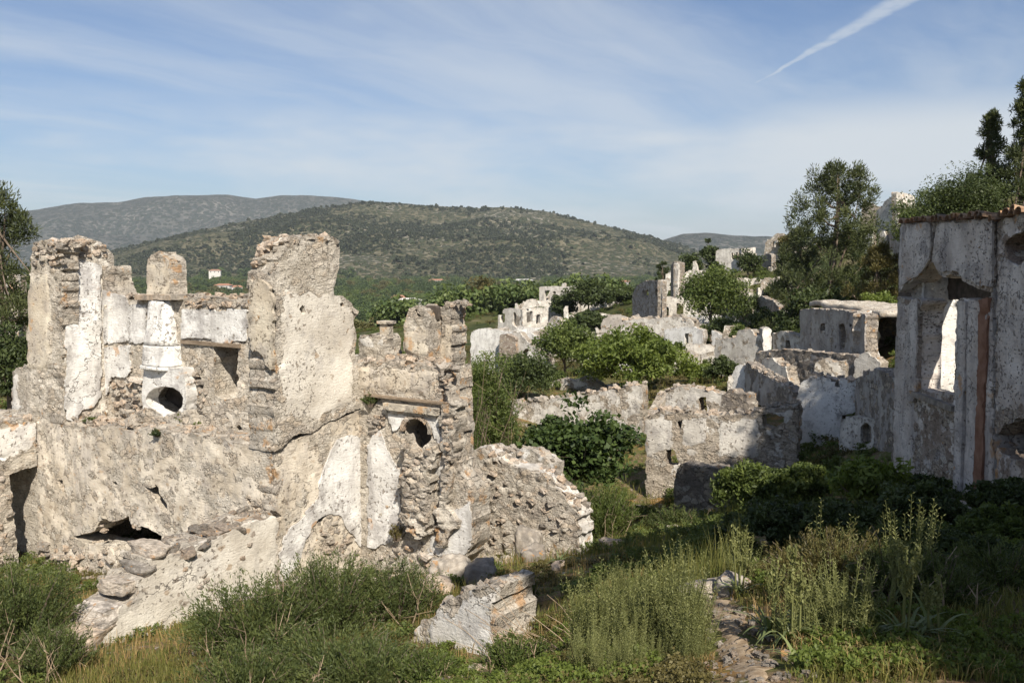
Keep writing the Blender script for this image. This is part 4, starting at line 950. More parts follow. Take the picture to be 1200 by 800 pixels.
ruin('garden_wall', 'low tan boundary wall with one slim upright pillar below the shaded slope', 'garden wall', [
  D(A=(836,50), B=(896,47), o=[(836,450),(838,399),(848,397),(862,395),(865,387),(880,386),(884,392),(896,392),(897,450)], p0=.05, mat=M_PALE, stones=[(838,398),(860,396)]),
  D(A=(894,46.8), B=(904.5,46.8), o=[(894,440),(894,386),(898,383),(904,385),(904,440)], p0=.2, th=.6, mat=M_SIDE, n='pillar'),
  D(A=(905,47), B=(940,44.5), o=[(905,440),(905,391),(915,388),(930,391),(939,395),(939,440)], h=[[(921,399),(926,398),(927,410),(921,410)]], p0=.02, mat=M_PALE, ret=[('L',4,.6)])])
ruin('ruined_house', 'white walled ruin with a stepped dark doorway and broken flat roof in mid distance', 'ruined house', [
  D(A=(779,62), B=(829,59.5), o=[(779,450),(779,386),(790,384),(810,383),(824,386),(826,395),(822,405),(828,418),(829,450)], h=[[(802,391),(811,389),(812,402),(817,410),(824,418),(824,450),(802,450)]], p0=.25, mat=M_SIDE, n='front_wall', back=6),
  D(A=(699,66), B=(780,63), o=[(699,440),(700,387),(715,383),(722,386),(735,377),(746,390),(755,384),(766,392),(780,388),(780,440)], h=[[(728,388),(742,384),(744,398),(728,398)],[(748,392),(757,388),(760,400),(748,400)]], p0=.0, n='side_wall', mat=M_PALE),
  D(A=(728,73), B=(815,69), o=[(728,420),(730,376),(745,374),(775,373),(790,371),(808,373),(813,378),(813,420)], p0=.05, n='rear_wall', th=1.2, stones=[(730,376),(790,371),(812,377)], sst=.6, ssz=.4)])
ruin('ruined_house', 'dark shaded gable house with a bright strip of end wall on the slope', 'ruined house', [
  D(A=(741,92), B=(776,85), o=[(741,400),(741,345),(746,335),(756,329),(776,328),(776,400)], h=[[(753,340),(756,339),(756,348),(753,348)],[(757,340),(760,339),(760,348),(757,348)],[(768,338),(771,338),(771,347),(768,347)]], p0=-.0, mat=M_SHADED),
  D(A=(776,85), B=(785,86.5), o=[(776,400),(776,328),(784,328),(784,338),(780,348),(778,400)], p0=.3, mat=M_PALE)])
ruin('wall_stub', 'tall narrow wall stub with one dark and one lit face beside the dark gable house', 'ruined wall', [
  D(A=(786,97), B=(794.5,93), o=[(786,350),(786,312),(789,307),(794,308),(794,350)], p0=-.1, mat=M_SHADED, th=.8), D(A=(794.5,93), B=(798.5,93.6), o=[(794,350),(794,308),(796,309),(797,325),(798,350)], p0=.3)])
ruin('wall_stub', 'pale pointed wall stub standing in green bushes, right of the dark one', 'ruined wall', [D(A=(811,99), B=(820,98.5), o=[(811,345),(812,306),(814,305),(817,314),(820,324),(820,345)], p0=.25)])
ruin('ruined_house', 'far white ruin with square dark window and a small chimney above the trees', 'ruined house', [
  D(A=(632,126), B=(679,122), o=[(632,380),(632,336),(650,335),(658,336),(659,331),(662,331),(662,336),(674,335),(678,334),(679,380)], h=[[(638,340),(645,340),(644,352),(638,352)],[(648,341),(652,341),(651,348),(648,348)]], p0=.2, ret=[('L',7,2),('R',7,2)])])
ruin('ruined_house', 'far pale block of broken wall just right of the ivy dark tree', 'ruined house', [D(A=(689,118), B=(717,117), o=[(689,380),(690,341),(700,338),(714,338),(717,346),(717,380)], p0=.15, back=5, ret=[('L',5,1.5)])])
ruin('ruined_house', 'white ruin with two small windows high on the skyline beside a dark round tree', 'ruined house', [
  D(A=(838,122), B=(871,119), o=[(838,345),(839,293),(850,291),(871,292),(871,345)], h=[[(857,296),(860,296),(860,304),(857,304)],[(862,296),(866,296),(866,305),(862,305)]], p0=.25, ret=[('L',6,.6)]),
  D(A=(868,118), B=(888,119), o=[(868,345),(869,291),(886,290),(884,306),(888,318),(888,345)], p0=.15, ret=[('R',6,1.)])])
ruin('ruined_house', 'cluster of small shaded wall stubs stepping up the slope below the big pine', 'ruined house', [
  D(A=(850,82), B=(882,77), o=[(850,410),(852,358),(862,352),(872,356),(882,362),(882,410)], p0=.0, mat=M_SHADED, n='wall'),
  D(A=(880,80), B=(914,71), o=[(880,410),(883,352),(893,346),(898,350),(906,352),(913,360),(913,410)], p0=.02, mat=M_SHADED, n='wall'),
  D(A=(873,78), B=(884,78), o=[(873,400),(874,348),(880,341),(884,350),(884,400)], p0=.25, mat=M_PALE, n='wall'),
  D(A=(888,84), B=(893,84), o=[(888,380),(888,338),(892,336),(893,380)], p0=.3, mat=M_PALE, n='wall')])
ruin('wall_stub', 'dark upright wall with a thin lit edge at the foot of the big pine', 'ruined wall', [
  D(A=(892,104), B=(904,99), o=[(892,345),(893,302),(898,297),(904,298),(904,345)], p0=-.05, mat=M_SHADED), D(A=(904,99), B=(911,99.6), o=[(904,345),(904,314),(909,310),(911,345)], p0=.25)])
ruin('ruined_house', 'broken shelter of orange and grey walls peeping from under the big pine on the ridge', 'ruined house', [D(A=(894,112), B=(920,110), o=[(894,310),(897,284),(905,278),(910,273),(918,274),(920,310)], p0=-.05, h=[[(905,283),(910,281),(910,290),(905,290)]])])
ruin('ruined_house', 'pale ruin with a broken flat roof and a small arch behind green bushes', 'ruined house', [
  D(A=(551,62.5), B=(601,60.5), o=[(551,450),(552,389),(560,385),(575,385),(583,387),(601,389),(601,450)], p0=.15, n='front_wall', back=5, mat=M_SIDE),
  D(A=(600,60), B=(641,57.5), o=[(600,450),(600,392),(608,388),(613,396),(625,406),(632,411),(641,416),(641,450)], h=[[(612,413),(617,408),(621,410),(625,418),(625,450),(612,450)],[(584,392),(596,392),(596,405),(584,405)]], p0=.05, n='side_wall'),
  D(A=(585,60.3), B=(604,59.3), o=[(585,450),(585,393),(592,391),(604,396),(604,450)], p0=-.1, mat=M_RIGHT, n='inner_wall')])
ruin('ruined_house', 'roofless white house with dark doorways below the slender white minaret', 'ruined house', [
  D(A=(583,98), B=(613,95), o=[(583,420),(584,370),(588,366),(590,362),(600,361),(610,362),(613,420)], h=[[(586,368),(592,366),(592,378),(586,378)],[(602,364),(609,372),(609,386),(600,380)]], p0=.15),
  D(A=(612,95), B=(642,97), o=[(612,420),(612,363),(630,360),(642,362),(642,420)], h=[[(617,364),(624,364),(624,378),(617,378)],[(628,368),(633,368),(633,380),(628,380)]], p0=.2, ret=[('R',6,1.)])])
ruin('ruined_wall', 'low curved fragment of ruined wall with a rounded top in the dark hollow', 'ruined wall', [D(A=(640,86), B=(662,84), o=[(640,410),(641,378),(648,370),(655,372),(659,380),(662,410)], p0=.0), D(A=(660,88), B=(668,88), o=[(660,390),(661,360),(665,357),(668,390)], p0=.2)])
ruin('ruined_wall', 'narrow white wall stub between the two bright green tree crowns', 'ruined wall', [D(A=(682,60), B=(693,59.5), o=[(682,430),(683,395),(688,391),(692,393),(693,430)], p0=.2), D(A=(697,62), B=(703,62), o=[(697,430),(698,384),(702,383),(703,430)], p0=.1)])
ruin('ruined_house', 'pale ruin perched on the ridge behind the pine top at upper right', 'ruined house', [
  D(A=(1026,96), B=(1060,92), o=[(1026,280),(1027,246),(1034,243),(1036,236),(1046,230),(1054,226),(1060,240),(1060,280)], p0=.1, h=[[(1044,241),(1049,239),(1049,247),(1044,247)]]),
  D(A=(1052,93), B=(1074,96), o=[(1052,280),(1050,225),(1060,226),(1072,230),(1074,280)], p0=.15, ret=[('R',6,1.)])])
ruin('ruined_wall', 'low white wall ends glimpsed between pine and the tall right-hand house', 'ruined wall', [
  D(A=(1013,84), B=(1023,83), o=[(1013,310),(1015,268),(1022,268),(1023,310)], p0=.3), D(A=(1028,84), B=(1040,83), o=[(1028,310),(1030,271),(1036,271),(1040,279),(1040,310)], p0=.25), D(A=(1038,84), B=(1058,76), o=[(1038,310),(1040,272),(1058,266),(1058,310)], p0=0., mat=M_SHADED)])
ruin('ruined_house', 'pale roofless house with two openings at the left edge behind the big house', 'ruined house', [
  D(A=(-30,53), B=(22,51), o=[(-30,420),(-28,326),(0,324),(14,322),(22,322),(22,420)], h=[[(4,345),(14,345),(14,358),(4,358)],[(-14,345),(-4,345),(-4,360),(-14,360)]], p0=.22, n='front_wall'),
  D(A=(22,51), B=(31,53), o=[(22,420),(22,321),(29,322),(31,330),(31,420)], p0=-.1, n='side_wall', mat=M_FRONT)])
ruin('stone_wall', 'ragged dry stub of wall at the left back corner of the big house', 'stone wall', [D(A=(14,21), B=(37,20.4), o=[(14,520),(15,438),(20,432),(28,428),(37,425),(37,520)], p0=-.2, mat=M_FRONT, p=[[(15,440),(22,438),(22,480),(15,480)]], cell=.06, stones=[(16,437),(36,426)], sst=.18, ssz=.18)])

ruin('wall_fragment', 'white plastered wall fragment with orange moss on top at the bottom centre', 'wall', [
  D(A=(474,10.35), B=(583,9.35), o=[(466,860),(478,770),(486,742),(500,724),(520,707),(545,695),(566,688),(580,691),(582,760),(580,860)], p0=-.05, mat=M_FRONT, th=.7, cell=.035, relief=.04, p=[[(500,735),(520,722),(548,700),(578,696),(578,770),(560,800),(540,790),(530,760),(505,775)],[(478,775),(500,770),(520,800),(480,830)]],
    stones=[(486,742),(520,707),(566,688),(579,690)], sst=.15, ssz=.15)])
# ================================================================== tall house at the right edge
RA, RB = pt(1058, 17.2), pt(1166, 13.55)
rh = thing('ruined_house', 'tall roofless house at the right edge with terracotta eaves and a bright window opening', 'ruined house', (*RA, -3.9))
PR = Plane(RA, RB)
WR = wall('front_wall', rh, PR, [(1040,640),(1046,500),(1052,380),(1057,262),(1080,260),(1100,258),(1163,254),(1167,640)], M_RIGHT,
  holes=[[(1053,346),(1062,334),(1070,330),(1080,322),(1087,312),(1092,305),(1097,316),(1104,325),(1114,321),(1122,323),(1134,333),(1148,339),(1164,343),(1162,349),(1140,351),(1130,349),(1122,350),(1121,395),(1117,464),(1105,458),(1096,461),(1075,455),(1075,408),(1078,366),(1082,352),(1075,349),(1066,352)],
         [(1095,261),(1099,261),(1096,280),(1092,306),(1090,306),(1092,285)]],
  plaster=[[(1055,264),(1163,258),(1163,335),(1140,330),(1122,320),(1100,318),(1090,306),(1075,325),(1055,338)],[(1050,355),(1072,352),(1072,560),(1046,560)],[(1124,355),(1165,352),(1165,600),(1124,600)]], th=.45, cell=.045, p0=-.02, rag=.03, relief=.03, pside=.3)
wall('hollow_shade_back', rh, Plane(RA, RB, -.72), [(1053,296),(1186,286),(1186,352),(1126,351),(1100,351),(1053,354)], M_RECESS_SHADE, th=.12, cell=.08, rag=0.)  # dark sheet standing in for the shade behind the break
wall('upper_render', rh, Plane(RA, RB, .045), [(1056,334),(1058,264),(1090,261),(1091,285),(1089,306),(1080,318),(1070,327)], M_RIGHT, plaster=[[(1040,250),(1110,250),(1110,345),(1040,345)]], th=.06, cell=.05, rag=.02, relief=.015, bulge=.01)
wall('upper_render', rh, Plane(RA, RB, .045), [(1099,263),(1163,257),(1163,338),(1148,334),(1134,328),(1122,319),(1112,317),(1104,320),(1097,312),(1094,304),(1096,282)], M_RIGHT, plaster=[[(1080,240),(1180,240),(1180,355),(1080,355)]], th=.06, cell=.05, rag=.02, relief=.015, bulge=.01)
wall('red_jamb', rh, Plane(RA, RB, .07), [(1146,352),(1158,349),(1152,480),(1150,600),(1139,600),(1143,480)], M_RED, th=.12, cell=.05, rag=.015, relief=.01)
wall('pilaster', rh, Plane(RA, RB, .05), [(1122,352),(1132,352),(1129,470),(1126,600),(1117,600),(1120,465)], M_RIGHT, th=.1, cell=.05, rag=.015, relief=.01, p0=.2)
wall('pilaster', rh, Plane(RA, RB, .05), [(1066,356),(1075,354),(1073,460),(1070,470),(1063,470)], M_RIGHT, th=.1, cell=.05, rag=.015, relief=.01, p0=.1)
# lit wall seen through the opening
lwall('inner_wall', rh, (RA[0]+.22, 16.75), (RA[0]+3.6, 17.1), -5, .2, M_SIDE, th=.4, cell=.08, p0=.4)
g_ = Geo(); a, b = PR.uv(1074, 457), PR.uv(1120, 466)
g_.box((a[0]-.1, -.1, a[1]-.12), (b[0]+.05, .5, a[1]-.02)); link('window_sill', g_.mesh('window_sill'), M_STONE, rh, PR.M(rh))
# the nearer wall, carrying on past the frame
RC = RB+np.array([-.22, -2.4]); RD = RC+np.array([-.15, -4.6])
PB = Plane(RB+np.array([.04, 0]), RC)
WB = wall('near_wall', rh, PB, [(1168,700),(1168,262),(1180,256),(1200,249),(1240,238),(1330,215),(1330,800)], M_RIGHT, holes=[[(1168,512),(1178,497),(1195,490),(1225,498),(1226,545),(1195,541),(1174,530)],[(1178,286),(1186,276),(1204,271),(1216,292),(1196,312),(1182,304)]],
  plaster=[[(1170,300),(1260,300),(1260,480),(1170,480)]], th=.5, cell=.045, p0=.0, rag=.05, relief=.035)
wall('hollow_shade_back', rh, Plane(RB+np.array([.04, 0]), RC, -.52), [(1160,250),(1240,240),(1240,560),(1160,560)], M_RECESS_SHADE, th=.1, cell=.1, rag=0.)  # dark sheet standing in for the shade behind both holes
lwall('near_wall', rh, RC, RD, -4.6, 1.0, M_RIGHT, th=.5, cell=.1, p0=.05)
lwall('rear_wall', rh, RA+np.array([4.2, .2]), RD+np.array([4.6, 0]), -5, -.4, M_RIGHT, th=.5, cell=.12)
lwall('end_wall', rh, RA+np.array([.5, .0]), RA+np.array([4.2, .3]), -5, .1, M_RIGHT, th=.5, cell=.12, p0=.3)
for pl, x0, x1, y0, y1, n in ((PR, 1058, 1163, 260, 254, 24), (PB, 1168, 1203, 258, 247, 8)):
    for i in range(n):
        t = (i+.5)/n; u, v_ = pl.uv(x0+(x1-x0)*t, y0+(y1-y0)*t); o = bpy.data.objects.new('roof_tile', TILE); sc.collection.objects.link(o); o.parent = rh
        o.matrix_basis = pl.M(rh)@Matrix.Translation((u, .06+random.uniform(-.05, .05), v_-.02+random.uniform(-.02, .03)))@Matrix.Rotation(random.gauss(0, .12), 4, 'Z')@Matrix.Rotation(random.gauss(-.08, .06), 4, 'X')
top_stones(WR, PR, [(1062,262),(1162,256)], .45, .22, 2, .14, lift=.03)
top_stones(WB, PB, [(1168,258),(1240,238)], .45, .22, 2, .16, lift=.03)

# small roofless rooms stepping up the slope
def room(label, px, Y, rz, w_, d_, h_, mat, seed, sun_holes=1):
    r = np.random.default_rng(seed); x, y = pt(px, Y); z = g1(x, y); rt = thing('ruined_house', label, 'ruined house', (x, y, z)); c, s_ = math.cos(rz), math.sin(rz); ex = np.array([c, s_]); ey = np.array([-s_, c]); P0 = np.array([x, y])
    cor = [P0, P0+ex*w_, P0+ex*w_+ey*d_, P0+ey*d_]; cell = max(.09, Y*.0017)
    for i, (a, b, L) in enumerate(((cor[0], cor[1], w_), (cor[1], cor[2], d_), (cor[3], cor[2], w_), (cor[0], cor[3], d_))):
        pl = Plane(a, b) if i != 3 else Plane(b, a); n = max(3, int(L/.7)); hh = h_*r.uniform(.62, 1.05)
        top = [(L*k/n, z+hh*(1-(r.uniform(.0, .55) if r.random() < .35 else r.uniform(0, .1)))) for k in range(n+1)]
        hl = []
        if i in (0, 1) and L > 2.2:
            u = r.uniform(.25, .6)*L; hl.append([(u, z+hh*.32), (u+.75, z+hh*.32), (u+.75, z+hh*.74), (u, z+hh*.74)])
            if L > 4.5: hl.append([(u-1.7, z-.5), (u-.8, z-.5), (u-.8, z+hh*.6), (u-1.7, z+hh*.6)])
        wall('wall', rt, pl, [(0, z-2.)]+top+[(L, z-2.)], mat, holes=hl, th=.5, cell=cell, local=True, hlocal=True, p0=r.uniform(-.05, .25), rag=.045, relief=.03, bulge=.01)
for k, (lb, px, Y, rz, w_, d_, h_, mt) in enumerate((
  ('small roofless room on the slope below the white skyline ruin', 862, 92, -.3, 4.5, 5, 3.2, M_PALE), ('roofless house on the slope right of the leafy tree before the wall stubs', 884, 70, -.45, 5, 5, 2.8, M_PALE), ('roofless room high on the slope left of the big pine trunk', 905, 86, -.2, 4, 4, 3., M_SHADED),
  ('pale roofless room just below the dark gable house', 752, 78, -.25, 6, 5, 2.6, M_PALE), ('low roofless room between the gable house and the stepped doorway ruin', 806, 80, -.35, 5, 5, 2.6, M_SIDE), ('roofless room in the hollow left of the gable house', 705, 88, -.2, 6, 5, 3., M_SHADED),
  ('pale broken house beyond the grey green bush', 622, 74, -.3, 5, 5, 2.6, M_PALE), ('small broken house under the ivy dark tree', 662, 96, -.2, 6, 5, 3.2, M_PALE), ('white roofless room behind the tall upright shrub', 572, 80, -.3, 6, 5, 2.8, M_SIDE),
  ('cream wall room in front of the boundary wall with the pillar', 856, 40, -.35, 3.4, 3., 1.5, M_PALE), ('low roofless room between the boundary wall and the shadowed crossed walls', 905, 41, -.5, 3.5, 3., 1.6, M_SIDE), ('roofless room left of the stone hut', 918, 52, -.5, 3.6, 4, 2.4, M_SHADED),
  ('roofless white house farther along the valley beside the square window ruin', 604, 118, -.2, 8, 6, 4., M_PALE), ('pale roofless house by the foot of the two far wall stubs', 780, 108, -.3, 7, 5, 3.4, M_PALE),
  ('cream roofless room above the right side of the large bright tree', 792, 55, -.4, 4, 3.5, 2.0, M_PALE), ('low cream room peeking over the left side of the large bright tree', 705, 57, -.3, 4, 3.5, 2.3, M_SIDE), ('roofless house on the slope behind the boundary wall', 848, 60, -.45, 4.5, 4, 2.6, M_PALE),
  ('roofless house on the slope above the stone hut roof', 968, 66, -.5, 5, 4, 3., M_PALE), ('pale roofless room high on the slope right of the white skyline ruin', 898, 112, -.4, 5, 4, 3.2, M_PALE), ('roofless room in the dark hollow above the stepped doorway ruin', 768, 92, -.3, 6, 5, 3., M_PALE))):
    room(lb, px, Y, rz, w_, d_, h_, mt, 4000+k)
# ================================================================== far valley: minaret, houses, woods
M_WHITE = plain('whitewash', (.48, .46, .43), (.62, .60, .57), 1.)
M_ROOF = plain('red_roof', (.26, .13, .09), (.38, .21, .145), 2.)
M_GLASS = plain('dark_window', (.03, .035, .04), (.05, .055, .06), 2., .3)
def minaret(px, top, Y):
    P = at(px, top, Y); zb = g1(P[0], P[1])-1; H = P[2]-zb; r = thing('minaret', 'slender white minaret with balcony and pointed cap in the far valley', 'minaret', (P[0], P[1], zb))
    g_ = Geo(); g_.tube([(0,0,0),(0,0,H*.66)], [1.25,1.1], 10); link('shaft', g_.mesh('shaft', False), M_WHITE, r)
    g_ = Geo(); g_.tube([(0,0,H*.64),(0,0,H*.655),(0,0,H*.67),(0,0,H*.70)], [1.1,1.7,1.9,1.9], 12); link('balcony', g_.mesh('balcony'), M_WHITE, r)
    g_ = Geo(); g_.tube([(0,0,H*.69),(0,0,H*.80)], [.85,.85], 10); link('upper_shaft', g_.mesh('upper_shaft'), M_WHITE, r)
    g_ = Geo(); g_.tube([(0,0,H*.80),(0,0,H*.93),(0,0,H)], [1.0,.30,.05], 10); link('cap', g_.mesh('cap'), M_WHITE, r)
minaret(601, 337, 360)
def cottage(px, py, Y, w_, d_, h_, rz, label, roof=M_ROOF):
    P = at(px, py, Y); zb = g1(P[0], P[1])-.3; zt = P[2]-zb; h_ = max(h_, zt-1.2)
    r = thing('village_house', label, 'house', (P[0], P[1], zb), None, rz)
    g_ = Geo(); g_.box((-w_/2, -d_/2, 0), (w_/2, d_/2, h_)); link('wall', g_.mesh('wall'), M_WHITE, r)
    rh_ = 1.6; a, b = w_/2+.5, d_/2+.5
    V = [(-a,-b,h_+.02),(a,-b,h_+.02),(a,b,h_+.02),(-a,b,h_+.02),(-a*.55,0,h_+rh_),(a*.55,0,h_+rh_)]
    g_ = Geo(); g_.add(V, [(0,1,5,4),(2,3,4,5),(3,2,1,0)], [(1,2,5),(3,0,4)]); link('roof', g_.mesh('roof'), roof, r)
    for i in range(3):
        x = -w_/2+w_*(i+.5)/3; g_ = Geo(); g_.box((x-.6, -d_/2-.04, h_-2.4), (x+.6, -d_/2+.1, h_-1.)); link('window', g_.mesh('window'), M_GLASS, r)
cottage(467, 348, 560, 9, 7, 5, .1, 'far white house with red hipped roof between the two chimneys and tower')
cottage(480, 353, 540, 15, 8, 4, -.1, 'long white far house just right below the red roofed one', plain('pale_roof', (.55,.53,.5), (.66,.64,.61), 1.))
cottage(432, 400, 330, 9, 7, 4, .2, 'small far house with orange roof behind the small flue')
cottage(463, 401, 300, 8, 7, 4, .2, 'little orange roofed house right of the small flue')
cottage(252, 316, 1150, 15, 10, 7, .2, 'far pink and white house at the hill foot over the fireplace wall')
cottage(262, 333, 800, 15, 9, 6, -.1, 'wide white house with red roof in the valley trees over the fireplace wall')
cottage(278, 336, 780, 9, 8, 5, .3, 'small white house right of the wide one over the fireplace wall')
cottage(512, 331, 1000, 20, 10, 6, 0., 'distant flat white house near the hill foot left of the olive tree')
cottage(613, 331, 1000, 24, 10, 6, 0., 'distant low white house near the hill foot right of the olive tree', plain('grey_roof', (.42,.41,.4), (.52,.51,.5), 1.))
cottage(722, 331, 900, 16, 10, 6, .2, 'distant house with red roof left of the dark gable house')
cottage(735, 330, 930, 14, 10, 6, -.2, 'distant house with red roof closest to the dark gable house')

def template(name, n, k, ls, r, fol, seed, flat=.8):
    rg = np.random.default_rng(seed); C, P, t = blob(rg, (0, 0, r[2]), r, n, k, .42, flat, (.5, 1.), -.8)
    g_ = Geo(); g_.leaves(P, ls*rg.uniform(.6, 1.3, len(P)), .7, .5, t, rg=rg); me = g_.mesh(name); me.materials.append(fol); return me
def scatter(name, me, pts, scl, seed=0, label=None):
    """many copies of one plant mesh on points: growth nobody could count"""
    V = np.asarray(pts, float); pm = np_mesh(name, V); r = np.random.default_rng(seed)
    for k_, v_ in (('s', np.asarray(scl, float)), ('rz', r.uniform(0, 6.28, len(V)))):
        a_ = pm.attributes.new(k_, 'FLOAT', 'POINT'); a_.data.foreach_set('value', v_.astype(np.float32))
    o = link(name, pm); tpl = bpy.data.objects.new(name+'_plant', me)
    ng = bpy.data.node_groups.new(name, 'GeometryNodeTree'); ng.interface.new_socket('Geometry', in_out='INPUT', socket_type='NodeSocketGeometry'); ng.interface.new_socket('Geometry', in_out='OUTPUT', socket_type='NodeSocketGeometry')
    N = ng.nodes; I = N.new('NodeGroupInput'); O = N.new('NodeGroupOutput'); oi = N.new('GeometryNodeObjectInfo'); oi.inputs[0].default_value = tpl
    ip = N.new('GeometryNodeInstanceOnPoints'); a1 = N.new('GeometryNodeInputNamedAttribute'); a1.data_type = 'FLOAT'; a1.inputs[0].default_value = 's'
    a2 = N.new('GeometryNodeInputNamedAttribute'); a2.data_type = 'FLOAT'; a2.inputs[0].default_value = 'rz'; cx_ = N.new('ShaderNodeCombineXYZ'); er = N.new('FunctionNodeEulerToRotation')
    L = ng.links; L.new(I.outputs[0], ip.inputs['Points']); L.new(oi.outputs['Geometry'], ip.inputs['Instance']); L.new(a2.outputs[0], cx_.inputs[2]); L.new(cx_.outputs[0], er.inputs[0]); L.new(er.outputs[0], ip.inputs['Rotation'])
    L.new(a1.outputs[0], ip.inputs['Scale']); L.new(ip.outputs[0], O.inputs[0])
    md = o.modifiers.new('scatter', 'NODES'); md.node_group = ng
    return stuff(o)
F_FAR = [foliage('far_wood_dark', (.030, .052, .020), (.085, .120, .040), .15), foliage('far_wood_mid', (.050, .080, .024), (.125, .160, .048), .15), foliage('far_wood_olive', (.08, .08, .03), (.16, .15, .06), .15)]
WT = [template('far_tree', 24, 100, .16, (1, 1, .8), F_FAR[0], 1), template('far_tree', 22, 100, .16, (1, 1, .75), F_FAR[1], 2), template('far_tree', 22, 100, .15, (.9, .9, .9), F_FAR[2], 3)]
r_ = np.random.default_rng(4)
for k, (me, n) in enumerate(zip(WT, (2300, 2000, 500))):
    az = r_.uniform(-.66, .30, n); d = 150*(1300/150)**(r_.random(n)**.75); x, y = np.sin(az)*d, np.cos(az)*d
    z = gz(x, y); ok = fbm(np.stack([x/90, y/90, np.full(n, k*3.)], 1), 3, 40+k) > -.25
    ok &= ~((d < 230) & (x > 20)); s = r_.uniform(2.6, 5.2, n)*np.where(d > 800, 1.25, 1)
    scatter('valley_woods', me, np.stack([x, y, z-1.2], 1)[ok], s[ok], k)
n = 420; az = r_.uniform(-.6, .30, n); d = r_.uniform(1240, 1330, n); x, y = np.sin(az)*d, np.cos(az)*d
PN = template('far_pine', 16, 40, .3, (.6, .6, 1.3), F_FAR[0], 8)
ok = fbm(np.stack([x/160, y/400, np.zeros(n)], 1), 2, 77) > -.1
scatter('valley_woods', PN, np.stack([x, y, np.full(n, -31.)], 1)[ok], r_.uniform(5, 8, n)[ok], 9)
# scrub on the hill
BU = template('hill_bush', 5, 14, 1.1, (1, 1, .8), foliage('hill_scrub_leaves', (.024, .033, .017), (.065, .075, .036), .05), 5)
hv = HV.reshape(*HS, 3); n = 52000
fi = r_.random(n)**.8*(HS[0]*.80-2); fj = r_.random(n)*(HS[1]-2); i0, j0 = fi.astype(int), fj.astype(int); a, b = (fi-i0)[:, None], (fj-j0)[:, None]
PP = (hv[i0, j0]*(1-a)+hv[i0+1, j0]*a)*(1-b)+(hv[i0, j0+1]*(1-a)+hv[i0+1, j0+1]*a)*b
ok = (fbm(PP/np.array([150, 150, 150.]), 4, 88)*1.9+r_.normal(0, .22, n) > -.12) & (np.arctan2(PP[:, 0], PP[:, 1]) > -.65) & (np.arctan2(PP[:, 0], PP[:, 1]) < .45)
s = r_.uniform(1.2, 2.9, n)*np.where(r_.random(n) < .12, 1.7, 1)
scatter('hill_scrub', BU, PP[ok]-np.array([0, 0, .6]), s[ok], 3)

# ================================================================== trees and shrubs of the ruined village
G = 'trees among the village ruins'
tree('pine_tree', 'dark pine at the left edge of the photo above the pale roofless house', 'tree', -4, 228, 42, 95, F_PINE, 'pine', n=60, k=200, ls=.26, cr=.42, crown=.8)
tree('shrub', 'dense dark bush at the left edge below the pale roofless house', 'shrub', 6, 368, 27, 70, F_DARK, n=40, k=130, ls=.14, crown=.95)
tree('pine_tree', 'large spreading pine with bare grey branches on the right-hand slope', 'tree', 984, 196, 60, 150, F_PINE, 'pine', n=235, k=160, ls=.28, cr=.18, crown=1.0, base=392, bark=M_BARK)
tree('pine_tree', 'lower dark pine crown leaning left beside the large spreading pine', 'tree', 938, 262, 66, 66, F_PINE, 'pine', n=70, k=150, ls=.28, cr=.30, crown=.9, base=392)
tree('pine_tree', 'yellow green pine crown between the large spreading pine and the tall right-hand house', 'tree', 1030, 288, 52, 66, F_OLIVE, 'pine', n=70, k=170, ls=.24, cr=.28, crown=.9, base=385)
tree('pine_tree', 'slim pointed pine rising above the tall right-hand house', 'tree', 1163, 133, 48, 84, F_PINE, 'conifer', n=130, k=130, ls=.26, cr=.24, crown=.95, base=330)
tree('pine_tree', 'tall pine cut off by the right edge of the photo', 'tree', 1205, 98, 46, 96, F_PINE, 'conifer', n=150, k=130, ls=.26, cr=.24, crown=.95, base=330)
tree('broadleaf_tree', 'broad dark green tree directly behind the terracotta eaves', 'tree', 1128, 196, 44, 118, F_DARK, n=100, k=230, ls=.13, cr=.19, crown=.85, base=330)
tree('broadleaf_tree', 'low green tree left of the broad one behind the terracotta eaves', 'tree', 1078, 226, 50, 62, F_MID, n=50, k=200, ls=.14, crown=.9, base=330)
tree('broadleaf_tree', 'leafy green tree in front of the two far wall stubs on the slope', 'tree', 835, 312, 74, 78, F_MID, n=60, k=140, ls=.28, crown=.85)
tree('broadleaf_tree', 'dark round tree left of the white skyline ruin', 'tree', 833, 280, 128, 24, F_DARK, n=24, k=70, ls=.5, crown=.8)
tree('broadleaf_tree', 'dark tree left of the two far wall stubs', 'tree', 777, 308, 128, 26, F_DARK, 'pine', n=26, k=80, ls=.5, crown=.8)
tree('broadleaf_tree', 'dark green tree behind the pale pointed wall stub', 'tree', 810, 297, 126, 28, F_DARK, n=26, k=80, ls=.5, crown=.9)
tree('mulberry_tree', 'large bright green rounded tree in the middle of the valley ruins', 'tree', 746, 386, 44, 132, F_BRIGHT, n=110, k=190, ls=.22, cr=.20, crown=.95, squash=.8)
tree('mulberry_tree', 'lighter green bushy tree left of the large bright rounded one', 'tree', 662, 380, 54, 76, F_MID, n=60, k=150, ls=.22, crown=.95)
tree('shrub', 'tall upright bright shrub behind the end of the big house', 'shrub', 563, 396, 25, 84, F_MID, n=80, k=190, ls=.12, crown=.97, asp=.25)
tree('shrub', 'grey green bush beside the tall upright shrub', 'shrub', 614, 410, 43, 72, F_DARK, n=55, k=150, ls=.16, crown=.97)
tree('fig_tree', 'low spreading fig tree with dark layered leaves in front of the long pale wall', 'tree', 672, 474, 25, 150, F_FIG, 'open', n=84, k=80, ls=.18, cr=.15, crown=.80, squash=.8, up=1.2, asp=.7)
